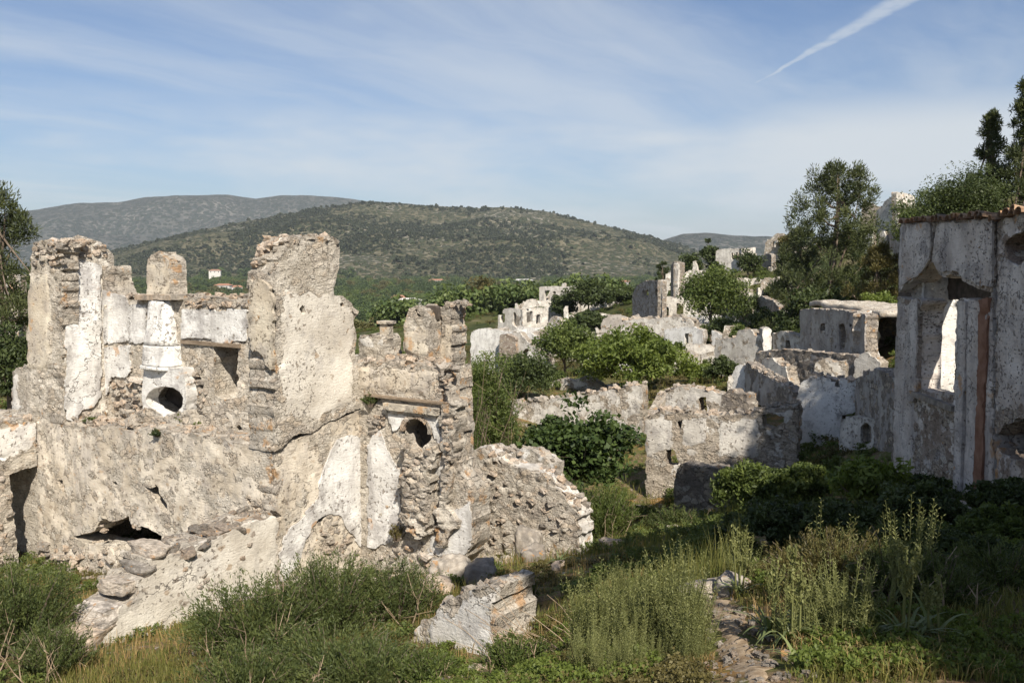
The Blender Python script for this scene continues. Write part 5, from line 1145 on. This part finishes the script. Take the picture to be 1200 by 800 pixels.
tree('broadleaf_tree', 'olive brown tree rising from the valley beyond the chimneys', 'tree', 564, 322, 205, 54, F_OLIVE, n=45, k=110, ls=.9, crown=.9)
tree('broadleaf_tree', 'olive tree just left of the olive brown one beyond the chimneys', 'tree', 536, 336, 260, 30, F_FAR[1], n=30, k=70, ls=1., crown=.9)
tree('broadleaf_tree', 'ivy dark tree between the two far white ruins', 'tree', 690, 326, 112, 46, F_DARK, n=45, k=110, ls=.45, crown=.95)
tree('broadleaf_tree', 'deep green tree right of the far pale block of wall', 'tree', 722, 338, 108, 50, F_DARK, n=40, k=110, ls=.45, crown=.95)
tree('broadleaf_tree', 'shaded tree filling the dark hollow under the gable house', 'tree', 690, 366, 95, 70, F_DARK, n=45, k=110, ls=.45, crown=.95)
tree('broadleaf_tree', 'small tree beside the square window of the far white ruin', 'tree', 660, 345, 115, 32, F_DARK, n=28, k=80, ls=.45, crown=.95)
tree('shrub', 'dark rounded shrub at the foot of the boundary wall with pillar', 'shrub', 846, 417, 44, 36, F_DARK, n=26, k=110, ls=.18, crown=.95)
tree('shrub', 'small green shrub on top of the boundary wall', 'shrub', 866, 377, 56, 28, F_MID, n=22, k=90, ls=.2, crown=.95)
tree('shrub', 'pale green grassy bush beside the large bright tree', 'shrub', 815, 424, 46, 46, F_BRIGHT, n=26, k=110, ls=.18, crown=.95)
tree('shrub', 'bright green bush growing over the roof of the stone hut', 'shrub', 1030, 340, 44, 44, F_BRIGHT, n=30, k=100, ls=.2, crown=.95, base=378)
tree('shrub', 'brown green shrub on the wall head above the upper door gap', 'shrub', 836, 450, 34, 30, F_OLIVE, n=18, k=90, ls=.14, crown=.95)
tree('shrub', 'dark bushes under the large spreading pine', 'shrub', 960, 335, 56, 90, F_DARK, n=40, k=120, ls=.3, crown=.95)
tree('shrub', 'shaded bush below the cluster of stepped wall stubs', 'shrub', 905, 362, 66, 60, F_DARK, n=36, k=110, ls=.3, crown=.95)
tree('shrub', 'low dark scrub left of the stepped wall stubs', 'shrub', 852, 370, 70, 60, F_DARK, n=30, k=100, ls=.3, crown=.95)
tree('shrub', 'green bush at the far end of the white stepped doorway ruin', 'shrub', 760, 402, 58, 60, F_BRIGHT, n=30, k=110, ls=.2, crown=.95)
tree('shrub', 'shaded bushes behind the long pale wall', 'shrub', 640, 436, 48, 80, F_MID, n=40, k=120, ls=.2, crown=.95)
tree('carob_tree', 'rounded dark evergreen shrub with sunlit top, left one of the pair below the terrace', 'tree', 884, 541, 16.5, 88, F_MID, n=70, k=190, ls=.095, cr=.2, crown=.97, up=.6)
tree('carob_tree', 'rounded dark evergreen shrub with sunlit top, right one of the pair below the terrace', 'tree', 940, 544, 15.5, 72, F_MID, n=60, k=180, ls=.095, cr=.2, crown=.97, up=.6)
tree('young_tree', 'young light green tree with loose leafy sprays before the tall right-hand house', 'tree', 1020, 528, 11.6, 88, F_BRIGHT, 'open', n=46, k=75, ls=.11, cr=.17, crown=.85, asp=.4)
tree('shrub', 'rounded grey green shrub in the shade at the right edge', 'shrub', 1172, 597, 9.2, 120, F_MID, n=60, k=170, ls=.07, cr=.2, crown=.97)
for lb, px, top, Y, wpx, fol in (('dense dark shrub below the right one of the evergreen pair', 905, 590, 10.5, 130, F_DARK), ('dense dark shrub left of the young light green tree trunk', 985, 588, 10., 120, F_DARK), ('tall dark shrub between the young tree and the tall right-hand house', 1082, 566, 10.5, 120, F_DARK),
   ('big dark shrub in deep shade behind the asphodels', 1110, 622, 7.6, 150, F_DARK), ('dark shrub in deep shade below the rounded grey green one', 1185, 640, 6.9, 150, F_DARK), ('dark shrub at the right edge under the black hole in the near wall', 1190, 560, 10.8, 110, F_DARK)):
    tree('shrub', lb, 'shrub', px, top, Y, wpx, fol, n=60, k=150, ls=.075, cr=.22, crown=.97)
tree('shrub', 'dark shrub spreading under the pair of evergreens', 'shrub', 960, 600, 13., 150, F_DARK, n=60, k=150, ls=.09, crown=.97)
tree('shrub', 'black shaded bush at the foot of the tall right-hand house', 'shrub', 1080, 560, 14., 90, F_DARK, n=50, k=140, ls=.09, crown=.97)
r_ = np.random.default_rng(77)
for k in range(16):
    px = r_.uniform(845, 1060); Y = r_.uniform(52, 125); x, y = at(px, 330, Y)[:2]; z = g1(x, y); py = 305-z/Y*1000; hgt_ = r_.uniform(1.8, 3.6)
    if abs(px-862) < 34 and Y < 122 and Y > 100: continue
    if 935 < px < 1040 and Y < 58: continue
    tree('evergreen_bush', 'dark evergreen bush on the wooded right-hand slope behind the ruins', 'shrub', px, py-hgt_/Y*1000, Y, hgt_*r_.uniform(.8, 1.25)/Y*1000, (F_DARK, F_PINE, F_OLIVE, F_DARK)[k % 4], n=34, k=90, ls=.30, crown=.95, group='evergreen bushes on the right-hand slope')
for k in range(10):
    px = r_.uniform(600, 850); Y = r_.uniform(58, 118); x, y = at(px, 330, Y)[:2]; z = g1(x, y); py = 305-z/Y*1000; hgt_ = r_.uniform(1.2, 2.4)
    tree('evergreen_bush', 'dark bush growing between the ruins of the valley floor', 'shrub', px, py-hgt_/Y*1000, Y, hgt_*r_.uniform(.9, 1.4)/Y*1000, (F_DARK, F_MID, F_PINE)[k % 3], n=30, k=80, ls=.30, crown=.95, group='dark bushes between the valley ruins')
# trees just outside the view on the right, crowns shaped to throw the shade
for lb, x, y, H, wd, zc, zr in (('pine up the slope to the right of the view, nearest the camera', 7.1, .8, 9.5, 3.2, .55, .43), ('low rounded evergreen just right of the camera', 5.05, -.2, 5.4, 2.5, .66, .34), ('broad tree leaning over the bank right of the view', 5.6, 4.2, 8., 3.7, .73, .22), ('tree growing by the near corner of the tall right-hand house', 9.6, 9.6, 13., 3.4, .80, .16), ('pine up the slope to the right of the view, further up', 8.8, 3.2, 10., 5., .56, .42), ('pine up the slope behind the camera on the right', 9.6, -1.8, 11., 6.4, .6, .4),
  ('slim high crowned pine added beside the camera to shade the hollow', 3.9, -.1, 10.4, 1.25, .84, .15),  # unseen pine added, its high crown shaped to shade the black hollow
  ('tall pine growing behind the tall right-hand house', 13.3, 12.6, 13.5, 5., .66, .32), ('second tall pine growing behind the tall right-hand house', 14.8, 17.2, 13., 5., .66, .32)):
    z = g1(x, y); _px = 600+1000*x/40.
    rg_ = np.random.default_rng(int(x*10)); rt = thing('pine_tree', lb, 'tree', (x, y, z)); gl_ = Geo(); gb = Geo()
    C, P, t = blob(rg_, (0, 0, H*zc), (wd/2, wd/2, H*zr), 150 if wd > 2 else 60, 130, wd*.17 if wd > 2 else .32); gl_.leaves(P, .24, .4, .3, t, rg=rg_); limbs(gb, rg_, H*.85, C, .2 if wd > 2 else .06, 20 if wd > 2 else 5, (0, 0), .4 if wd > 2 else .88)
    link('crown', gl_.mesh('crown'), F_PINE, rt); link('trunk', gb.mesh('trunk', True), M_BARK, rt)

# ================================================================== foreground plants and rocks
def gp(px, py, Y): P = at(px, py, Y); return P[0], P[1]
def fg(px, base_py, Y): x, y = gp(px, base_py, Y); return x, y
for lb, px, Y, top, wpx, fol, st, per, ls in (
    ('big feathery dark green shrub below the buttress wall, left part', 300, 10.6, 668, 190, F_BROOM, 260, 80, .055),
    ('big feathery dark green shrub below the white side wall, centre part', 385, 11.2, 640, 190, F_BROOM, 280, 80, .055),
    ('feathery dark green shrub beside the orange mossy rock, right part', 465, 11.4, 652, 130, F_BROOM, 200, 70, .05),
    ('low dark shrub at the bottom edge in front of the big feathery shrub', 380, 9.6, 735, 260, F_BROOM, 240, 70, .05),
    ('dark feathery shrub at the bottom edge, left of the bare twigs', 285, 8.9, 752, 170, F_BROOM, 200, 70, .05),
    ('dark feathery shrub at the bottom edge, right of the bare twigs', 430, 8.8, 748, 190, F_BROOM, 220, 70, .05),
    ('leafy green shrub in front of the white wall fragment', 500, 8.7, 762, 90, F_MID, 130, 60, .05),
    ('leafy green shrub at the bottom edge below the dry stalks', 605, 7.2, 735, 110, F_MID, 130, 60, .045),
    ('small leafy shrub beside the white wall fragment', 600, 9.0, 735, 50, F_MID, 80, 50, .05),
    ('wide feathery bush at the left edge under the dark doorway', 20, 11.3, 648, 175, F_BROOM, 280, 80, .055),
    ('lower bush at the bottom left corner', 60, 10.4, 720, 110, F_BROOM, 150, 60, .05),
    ('bright green broom in the gully behind the low rubble wall', 706, 18.5, 562, 88, F_MID, 240, 70, .07),
    ('low green broom before the fig tree in the gully', 665, 20, 556, 70, F_BROOM, 160, 60, .07),
    ('tall bright green broom against the right end of the big house', 545, 23.5, 402, 62, F_MID, 260, 80, .07),
    ('second tall green broom just right of the tall bright one', 578, 25, 416, 56, F_MID, 220, 80, .07),
    ('green broom in shade at the foot of the terraced ruin', 790, 20, 590, 80, F_BROOM, 160, 60, .07),
    ('small upright broom beside the black hollow', 617, 11, 668, 34, F_MID, 80, 50, .05),
    ('wispy dry broom with bare twigs in the right foreground', 975, 6.4, 612, 170, F_OLIVE, 260, 60, .04),
    ('second wispy broom leaning right in the right foreground', 1045, 6.0, 624, 120, F_BROOM, 170, 60, .036),
    ('wispy broom at the shaded edge of the right foreground', 1100, 5.8, 640, 130, F_BROOM, 150, 60, .036),
    ('dark wispy broom below the young light green tree', 1060, 8.2, 612, 120, F_BROOM, 150, 60, .04),
    ('shaded low scrub at the right edge of the foreground', 1170, 6.2, 640, 170, F_BROOM, 150, 60, .045)):
    x, y = gp(px, 720, Y); zt = at(px, top, Y)[2]; H = max(.4, zt-g1(x, y)); broom('shrub', lb, 'shrub', x, y, H, wpx/1000*Y, fol, st, per, ls, dead=7)
for lb, pl, px, py, w_, H, wd, fol in (('small green weed growing below the fireplace bowl', F1, 226, 497, .22, .28, .34, F_BRIGHT), ('tiny weed on the ledge right of the fireplace', F1, 243, 500, .25, .16, .2, F_BRIGHT), ('small weed on the wall head under the left stub', F0, 95, 497, -.2, .12, .3, F_MID),
   ('green plant rooted beside the timber beam', F2, 437, 476, .06, .3, .38, F_MID), ('dark weed on the front wall top', F0, 186, 511, .05, .14, .3, F_DARK), ('mossy weed at the foot of the white side wall strip', F2, 470, 632, .1, .35, .4, F_OLIVE)):
    q = pl.uv(px, py); W_ = pl.world(q[0], q[1], w_); broom('wall_plant', lb, 'plant', W_[0], W_[1], H, wd, fol, 34, 26, .04, dead=0, z=W_[2], asp=.4)
# upright herb stalks on the sunny mound: single tufts
SP = []
def spurge_mesh(seed, ns=26, H=.62, Wd=.40):
    rg = np.random.default_rng(seed); g_ = Geo(); tt = np.linspace(0, 1, 5)[:, None]
    for i in range(ns):
        a = rg.uniform(0, 6.28); r = math.sqrt(rg.random())*Wd*.5; b = np.array([math.cos(a)*r*.6, math.sin(a)*r*.6, 0]); e = np.array([math.cos(a)*r*1.2+rg.normal(0, .04), math.sin(a)*r*1.2, H*rg.uniform(.5, 1.08)])
        pts = b+(e-b)*tt+np.array([0, 0, 1.])*0; g_.tube(pts, .0045*(1-.6*tt[:, 0]), 3, .45, False)
        k = 46; t = np.linspace(.12, 1, k)[:, None]; P = b+(e-b)*t; ph = np.arange(k)*2.4; D = np.stack([np.cos(ph), np.sin(ph), np.full(k, .75)], 1)
        g_.leaves(P+D*.014, .036*(1.15-.5*t[:, 0]), .26, .1, np.clip(.5+.2*(t[:, 0]-.5)+rg.normal(0, .14, k)+rg.normal(0, .12), 0, 1), D, rg=rg)
    return g_.mesh('foliage')
SP = [spurge_mesh(i) for i in range(6)]
for m_ in SP: m_.materials.append(F_SPURGE)
r_ = np.random.default_rng(12); cnt = 0
for lb_zone, px0, px1, Y0, Y1, n in (('on the sunny mound', 685, 822, 5.2, 7.0, 74), ('on the far rim of the sunny mound', 790, 868, 7.6, 8.8, 14), ('beside the black hollow', 700, 745, 7., 9., 10), ('among the asphodels', 905, 1085, 5.0, 6.8, 26)):
    for i in range(n):
        Y = r_.uniform(Y0, Y1); px = r_.uniform(px0, px1); x, y = gp(px, 720, Y); z = g1(x, y)-.03
        o = bpy.data.objects.new('herb_tuft', SP[int(r_.integers(6))]); sc.collection.objects.link(o); o.location = (x, y, z); s = r_.uniform(.42, 1.)*(.85+.3*math.sin(x*3.3+y*2.7)); o.scale = (s, s, s*r_.uniform(.85, 1.1)); o.rotation_euler = (r_.normal(0, .10), r_.normal(0, .10), r_.uniform(0, 6.28))
        tag(o, 'tuft of pale green upright leafy stalks '+lb_zone, 'herb', 'herb tufts '+lb_zone)
# asphodels: strap leaves and tall branched stalks
def asphodel(lb, px, Y, top, nl=26, L=.55, stalks=1, seed=0, py=740):
    rg = np.random.default_rng(seed+300); x, y = gp(px, py, Y); z = g1(x, y)-.02; rt = thing('asphodel', lb, 'plant', (x, y, z)); g_ = Geo(); t = np.linspace(0, 1, 7)
    for i in range(nl):
        a = rg.uniform(0, 6.28); l = L*rg.uniform(.6, 1.15); arc = rg.uniform(.5, 1.5); h = l*np.sin(t*arc)/arc*1.1; r = l*t**1.4*rg.uniform(.35, .8); 
        z_ = l*t*rg.uniform(.75, 1.)-l*arc*.55*t**2.6; P = np.stack([math.cos(a)*r, math.sin(a)*r, z_], 1); sd = np.array([-math.sin(a), math.cos(a), 0]); wd = .013*(1-t**2.2)+.001
        V = np.concatenate([P+sd*wd[:, None], P-sd*wd[:, None]+np.array([0, 0, .0])]); i_ = np.arange(6); g_.add(V, np.stack([i_, i_+1, i_+8, i_+7], 1), None, np.clip(rg.normal(.5, .2), 0, 1))
    link('leaves', g_.mesh('leaves', True), F_BLADE, rt)
    H = at(px, top, Y)[2]-z
    for s in range(stalks):
        g_ = Geo(); ln = rg.normal(0, .07, 2)*H; tt = np.linspace(0, 1, 6)[:, None]; b = np.array([rg.normal(0, .03), rg.normal(0, .03), 0]); e = np.array([b[0]+ln[0], b[1]+ln[1], H*rg.uniform(.8, 1.)])
        g_.tube(b+(e-b)*tt, .0105*(1-.6*tt[:, 0]), 5, .6)
        for k in range(7):
            f = rg.uniform(.45, .85); s0 = b+(e-b)*f; a = rg.uniform(0, 6.28); q = s0+np.array([math.cos(a)*.07, math.sin(a)*.07, .20])*H*rg.uniform(.6, 1.2); mid = (s0+q)/2+np.array([math.cos(a), math.sin(a), -.3])*.02
            g_.tube([s0, mid, q], [.0065, .006, .004], 4, .6)
            B = s0+(q-s0)*rg.uniform(.2, 1., (16, 1))+rg.normal(size=(16, 3))*.008; g_.leaves(B, .03, .5, .2, rg.uniform(.3, .9, 16), rg=rg)
        B = b+(e-b)*rg.uniform(.7, 1., (26, 1))+rg.normal(size=(26, 3))*.008; g_.leaves(B, .03, .5, .2, rg.uniform(.3, .9, 26), rg=rg)
        link('stalk', g_.mesh('stalk'), F_SPURGE, rt)
asphodel('asphodel with one tall forked stalk and strap leaves right of the mound', 903, 5.5, 628, 30, .42, 1, 1)
asphodel('asphodel with three stalks standing among strap leaves at bottom right', 1062, 5.0, 632, 36, .42, 3, 2, 765)
asphodel('leafy asphodel without stalk between the two flowering ones', 962, 5.3, 700, 22, .34, 0, 3, 760)
asphodel('slender asphodel stalks at the far rim of the mound', 868, 6.9, 612, 16, .34, 3, 4, 680)
asphodel('tall dry asphodel stalks beside the wispy dry broom', 1040, 5.7, 622, 12, .36, 3, 5)
asphodel('strap leaved clump with one thin stalk left of the three stalked asphodel', 1018, 5.1, 668, 30, .4, 1, 8, 760)
asphodel('strap leaved clump with two stalks just right of the mound path', 925, 5.2, 640, 30, .4, 2, 9, 745)
asphodel('last asphodel clump at the edge of the deep shade', 1092, 5.0, 660, 26, .38, 2, 10, 770)
asphodel('small asphodel at the bottom edge right of the path', 935, 4.7, 760, 16, .28, 0, 6, 790)
asphodel('dark strap leaved asphodel at the foot of the low rubble wall', 655, 13.5, 640, 22, .5, 0, 7, 660)
# dead twigs across the black hollow
g_ = Geo(); r_ = np.random.default_rng(31)
x0, y0 = gp(655, 740, 8.2); z0 = g1(x0, y0); rt = thing('dry_brush', 'bundle of bare dry stalks leaning over the black hollow', 'dry brush', (x0, y0, z0))
for i in range(26):
    b = np.array([r_.normal(.25, .35), r_.normal(-.4, .3), -.02]); e = b+np.array([-r_.uniform(.35, 1.0), r_.normal(.1, .2), r_.uniform(.25, .6)]); tt = np.linspace(0, 1, 4)[:, None]
    g_.tube(b+(e-b)*tt+np.array([0, 0, .08])*np.sin(tt*3.1), .006*(1-.6*tt[:, 0]), 4)
link('twigs', g_.mesh('twigs'), M_TWIG, rt)['kind'] = 'stuff'

def boulder(lb, px, py, Y, s, mat=M_STONE_W, seed=0, sink=.3, name='boulder'):
    r = np.random.default_rng(900+seed); n = 18; V = []; 
    th_ = np.linspace(0, math.pi, n); ph = np.linspace(0, 2*math.pi, 2*n, endpoint=False)
    T, Pp = np.meshgrid(th_, ph, indexing='ij'); d = np.stack([np.sin(T)*np.cos(Pp), np.sin(T)*np.sin(Pp), np.cos(T)], -1).reshape(-1, 3)
    pw = np.abs(d)**.7*np.sign(d); f = 1+fbm(d*1.1+seed*3.1, 4, 50+seed)*.38+fbm(d*4+seed, 4, 60+seed, .6)*.16-np.abs(fbm(d*2.2+seed*1.7, 2, 65+seed))*.22
    f1, f2, ci = cells(d*1.3+seed, 70+seed); V = pw*f[:, None]*(1-.10*(ci[:, None]))*np.array(s)*.5
    k = 2*n; i = np.arange(n-1)[:, None]*k; j = np.arange(k)[None]; q = np.stack([i+j, i+k+j, i+k+(j+1) % k, i+(j+1) % k], -1).reshape(-1, 4)
    x, y = gp(px, py, Y); z = g1(x, y); o = link(name, np_mesh(name, V, q, None, None, True), mat); o.location = (x, y, z+s[2]*(.5-sink)); o.rotation_euler = (r.normal(0, .12), r.normal(0, .12), r.uniform(0, 6.28))
    return tag(o, lb, 'boulder' if max(s) > .45 else 'stone')
boulder('grey boulder at the foot of the arched fireplace wall', 530, 668, 13.6, (.75, .6, .6), M_STONE, 3)
boulder('lichen spotted boulder right of the grey one below the arched wall', 563, 676, 13.2, (.6, .6, .55), M_STONE, 4)
boulder('pale stone on the grass before the low rubble wall, leftmost', 575, 626, 16., (.42, .35, .3), seed=5)
boulder('pale stone on the grass before the low rubble wall, second from left', 570, 648, 15.2, (.38, .32, .26), seed=6)
boulder('flat pale stone lower on the grass before the low rubble wall', 594, 634, 15.6, (.3, .25, .18), seed=7)
boulder('tall rough rock leaning on the face of the low rubble wall', 620, 628, 15.6, (.55, .5, .95), M_STONE, 8)
boulder('jagged rock at the rim of the black hollow', 625, 655, 14.8, (.5, .45, .5), M_STONE, 9)
boulder('small pale stone at the tip of the black hollow', 655, 676, 13., (.24, .2, .16), seed=10)
boulder('flat pale slab on the slope by the path behind the mound', 722, 642, 15.5, (.7, .5, .25), seed=11)
boulder('round pale stone under the shaded terrace', 790, 612, 19., (.5, .4, .4), seed=12)
boulder('broad pale rock on the crest of the sunny mound', 836, 662, 7.3, (.75, .45, .3), seed=13, sink=.45)
boulder('dark stone at the crest of the mound right of the broad rock', 858, 668, 7.1, (.3, .3, .26), M_STONE, 14)
boulder('small white stone in grass at the bottom beside the asphodels', 922, 775, 5., (.09, .08, .06), seed=15)
boulder('fallen grey block in shade below the tall right-hand house', 1125, 585, 12.2, (.7, .5, .4), M_STONE, 16)
boulder('mossy boulder between the arched wall and the orange moss', 512, 690, 12.6, (.6, .55, .4), M_STONE, 17)
# sandy path down the side of the mound
cxs = [(835,690,6.9),(850,715,6.2),(862,745,5.5),(880,785,4.9),(892,840,4.2)]
C = np.array([at(*c)[:2] for c in cxs]); t = np.linspace(0, 4, 40); PX = np.stack([np.interp(t, range(5), C[:, i]) for i in (0, 1)], 1)
tg = np.gradient(PX, axis=0); tg /= np.linalg.norm(tg, axis=1)[:, None]; sd = np.stack([tg[:, 1], -tg[:, 0]], 1); rows = []
ws = np.linspace(-1, 1, 9)
for i in range(40):
    wv_ = .12+.05*math.sin(i*.7)+.03*math.sin(i*2.1)
    for wq in ws: q = PX[i]+sd[i]*wq*wv_; rows.append((q[0], q[1]))
rows = np.array(rows); zr = gz(rows[:, 0], rows[:, 1])+.018-.034*np.tile(np.abs(ws), 40)**2+fbm(np.c_[rows*2.5, np.zeros(len(rows))], 3, 44)*.006
i = (np.arange(39)[:, None]*9+np.arange(8)[None]).ravel()
structure(link('path', np_mesh('path', np.c_[rows, zr], np.stack([i, i+9, i+10, i+1], 1)[:, ::-1], smooth=True), plain('sandy_soil', (.20, .14, .085), (.42, .33, .23), 14., .95, .02)))
# ---------------------------------------------------------------- grass and low ground growth
def offpath(x, y, w_=.30):
    d = np.full(len(x), 9.)
    for i in range(0, 40, 2): d = np.minimum(d, np.hypot(x-PX[i, 0], y-PX[i, 1]))
    return d > w_
def blades(name, px0, px1, Y0, Y1, n, h, mat, seed, thr=-.1, wd=.006, lean=.5, tint=(.5, .22)):
    rg = np.random.default_rng(seed); Y = Y0*(Y1/Y0)**rg.random(n); px = rg.uniform(px0, px1, n); x = (px-600)/1000*Y*1.005; y = Y
    ns_ = fbm(np.stack([x*.9, y*.9, np.full(n, seed)], 1), 3, seed); ok = (ns_+rg.normal(0, .15, n) > thr) & (offpath(x, y, .16) if Y0 < 8 else True); x, y = x[ok], y[ok]; n = len(x); z = gz(x, y)
    hh = h*rg.uniform(.4, 1.3, n)*(1+np.clip(ns_[ok], -.4, .8)); a = rg.uniform(0, 6.28, n); b = rg.uniform(0, 6.28, n); ln = rg.uniform(.1, lean, n)*hh; sx, sy = np.cos(a)*wd*.5*(.6+Y[ok]*.06), np.sin(a)*wd*.5*(.6+Y[ok]*.06)
    lx, ly = np.cos(b)*ln, np.sin(b)*ln
    V = np.stack([np.stack([x-sx, y-sy, z-.02], 1), np.stack([x+sx, y+sy, z-.02], 1), np.stack([x+lx*.35+sx*.8, y+ly*.35+sy*.8, z+hh*.6], 1), np.stack([x+lx*.35-sx*.8, y+ly*.35-sy*.8, z+hh*.6], 1), np.stack([x+lx, y+ly, z+hh*.95], 1)], 1).reshape(-1, 3)
    q = np.arange(n)[:, None]*5+np.array([0, 1, 2, 3]); tr = np.arange(n)[:, None]*5+np.array([3, 2, 4])
    tt = np.repeat(np.clip(rg.normal(*tint, n)+.2*ns_[ok], 0, 1), 5)
    return stuff(link(name, np_mesh(name, V, q, tr, {'tint': tt}), mat))
blades('grass', 420, 1250, 4.3, 9.5, 30000, .07, F_GRASS, 1, thr=.1, lean=.9, wd=.008)
blades('grass', -40, 900, 9., 22., 30000, .16, F_GRASS, 2)
blades('grass', 560, 900, 20., 60., 16000, .35, F_GRASS, 3, tint=(.65, .2))
blades('dry_grass', 420, 1200, 4.3, 9., 9000, .08, F_DRY, 4, thr=.14, lean=1.1)
blades('dry_grass', 770, 870, 5.2, 7.6, 3500, .09, F_DRY, 14, thr=-.3)
blades('dry_grass', -20, 760, 9., 18., 9000, .15, F_DRY, 5, thr=.12)
blades('grass', 40, 460, 8.2, 12.5, 16000, .14, F_GRASS, 21, thr=-.3)
blades('dry_grass', 40, 460, 8.2, 12.5, 5000, .16, F_DRY, 22, thr=-.1)
blades('tall_grass', 780, 880, 7.4, 9., 420, .42, F_GRASS, 6, thr=-.4, lean=.25)
# low leafy ground cover
GC = template('ground_plant', 9, 34, .20, (1, 1, .5), F_MID, 6, .6); GC2 = template('ground_plant', 9, 34, .18, (1, 1, .45), F_OLIVE, 7, .6)
GCN = template('ground_plant', 9, 30, .26, (1, 1, .55), F_BRIGHT, 16, .6)
for k, (me, n, Y0, Y1, s0, s1) in enumerate(((GCN, 4200, 4.4, 10, .03, .11), (GC2, 3200, 4.4, 12, .04, .14), (GC, 2200, 10, 24, .08, .22), (GC2, 900, 12, 26, .08, .2), (GC, 3000, 22, 70, .16, .42), (GC2, 1800, 24, 80, .16, .42), (GC, 5200, 50, 260, .3, .75), (GC2, 3200, 55, 260, .3, .7))):
    rg = np.random.default_rng(60+k); Y = Y0*(Y1/Y0)**rg.random(n); px = rg.uniform(-60, 1260, n); x = (px-600)/1000*Y; ok = fbm(np.stack([x/Y0*3, Y/Y0*3, np.full(n, k*5.)], 1), 3, 300+k) > -.12
    if Y0 < 9: ok &= offpath(x, Y) & ~((px > 770) & (px < 880) & (Y > 5.4) & (Y < 7.6) & (rg.random(n) < .8))
    x, Y = x[ok], Y[ok]; scatter('ground_cover', me, np.stack([x, Y, gz(x, Y)-.01], 1), rg.uniform(s0, s1, len(x)), k)

# loose rubble at the foot of the walls and pebbles on the path
rg = np.random.default_rng(91); q = []
for A, B, w_, n in ((C0-eF*7, C0, 1.1, 150), (C0, Q2, .9, 70), (Q2, Q2+eF*2.6, 1.2, 110), (pt(550, 17.4), pt(679, 15.8), 1.2, 120), (pt(757, 27.5), pt(935, 25), 1.4, 130), (pt(590, 39), pt(750, 35.5), 1.4, 90), (pt(480, 9.6), pt(580, 8.9), .7, 60)):
    A, B = np.array(A), np.array(B); e = (B-A)/np.linalg.norm(B-A); nn = np.array([e[1], -e[0]]); t = rg.random(n)[:, None]; q.append(A+(B-A)*t+nn*(rg.random((n, 1))**1.6*w_+.05))
q = np.concatenate(q); scatter('rubble', STONES[2], np.c_[q, gz(q[:, 0], q[:, 1])+.01], .05+.22*rg.random(len(q))**2.5, 5)
i = rg.integers(0, 40, 260); q = PX[i]+rg.normal(0, .12, (260, 2)); scatter('pebbles', STONES[5], np.c_[q, gz(q[:, 0], q[:, 1])+.012], .012+.04*rg.random(260)**3, 6)
# ---------------------------------------------------------------- the air
HZ = True
if HZ:
    g_ = Geo(); g_.box((-9200, -3200, -120), (9200, 12300, 460)); hz = link('haze', g_.mesh('haze')); stuff(hz)
    m = bpy.data.materials.new('haze_air'); m.use_nodes = True; m.node_tree.nodes.clear(); g = NT(m.node_tree); out = g.n('ShaderNodeOutputMaterial')
    pv = g.n('ShaderNodeVolumePrincipled', None, Density=.00007, Anisotropy=0.); pv.inputs['Color'].default_value = (.82, .91, 1., 1)
    g.nt.links.new(pv.outputs[0], out.inputs['Volume']); hz.data.materials.append(m)
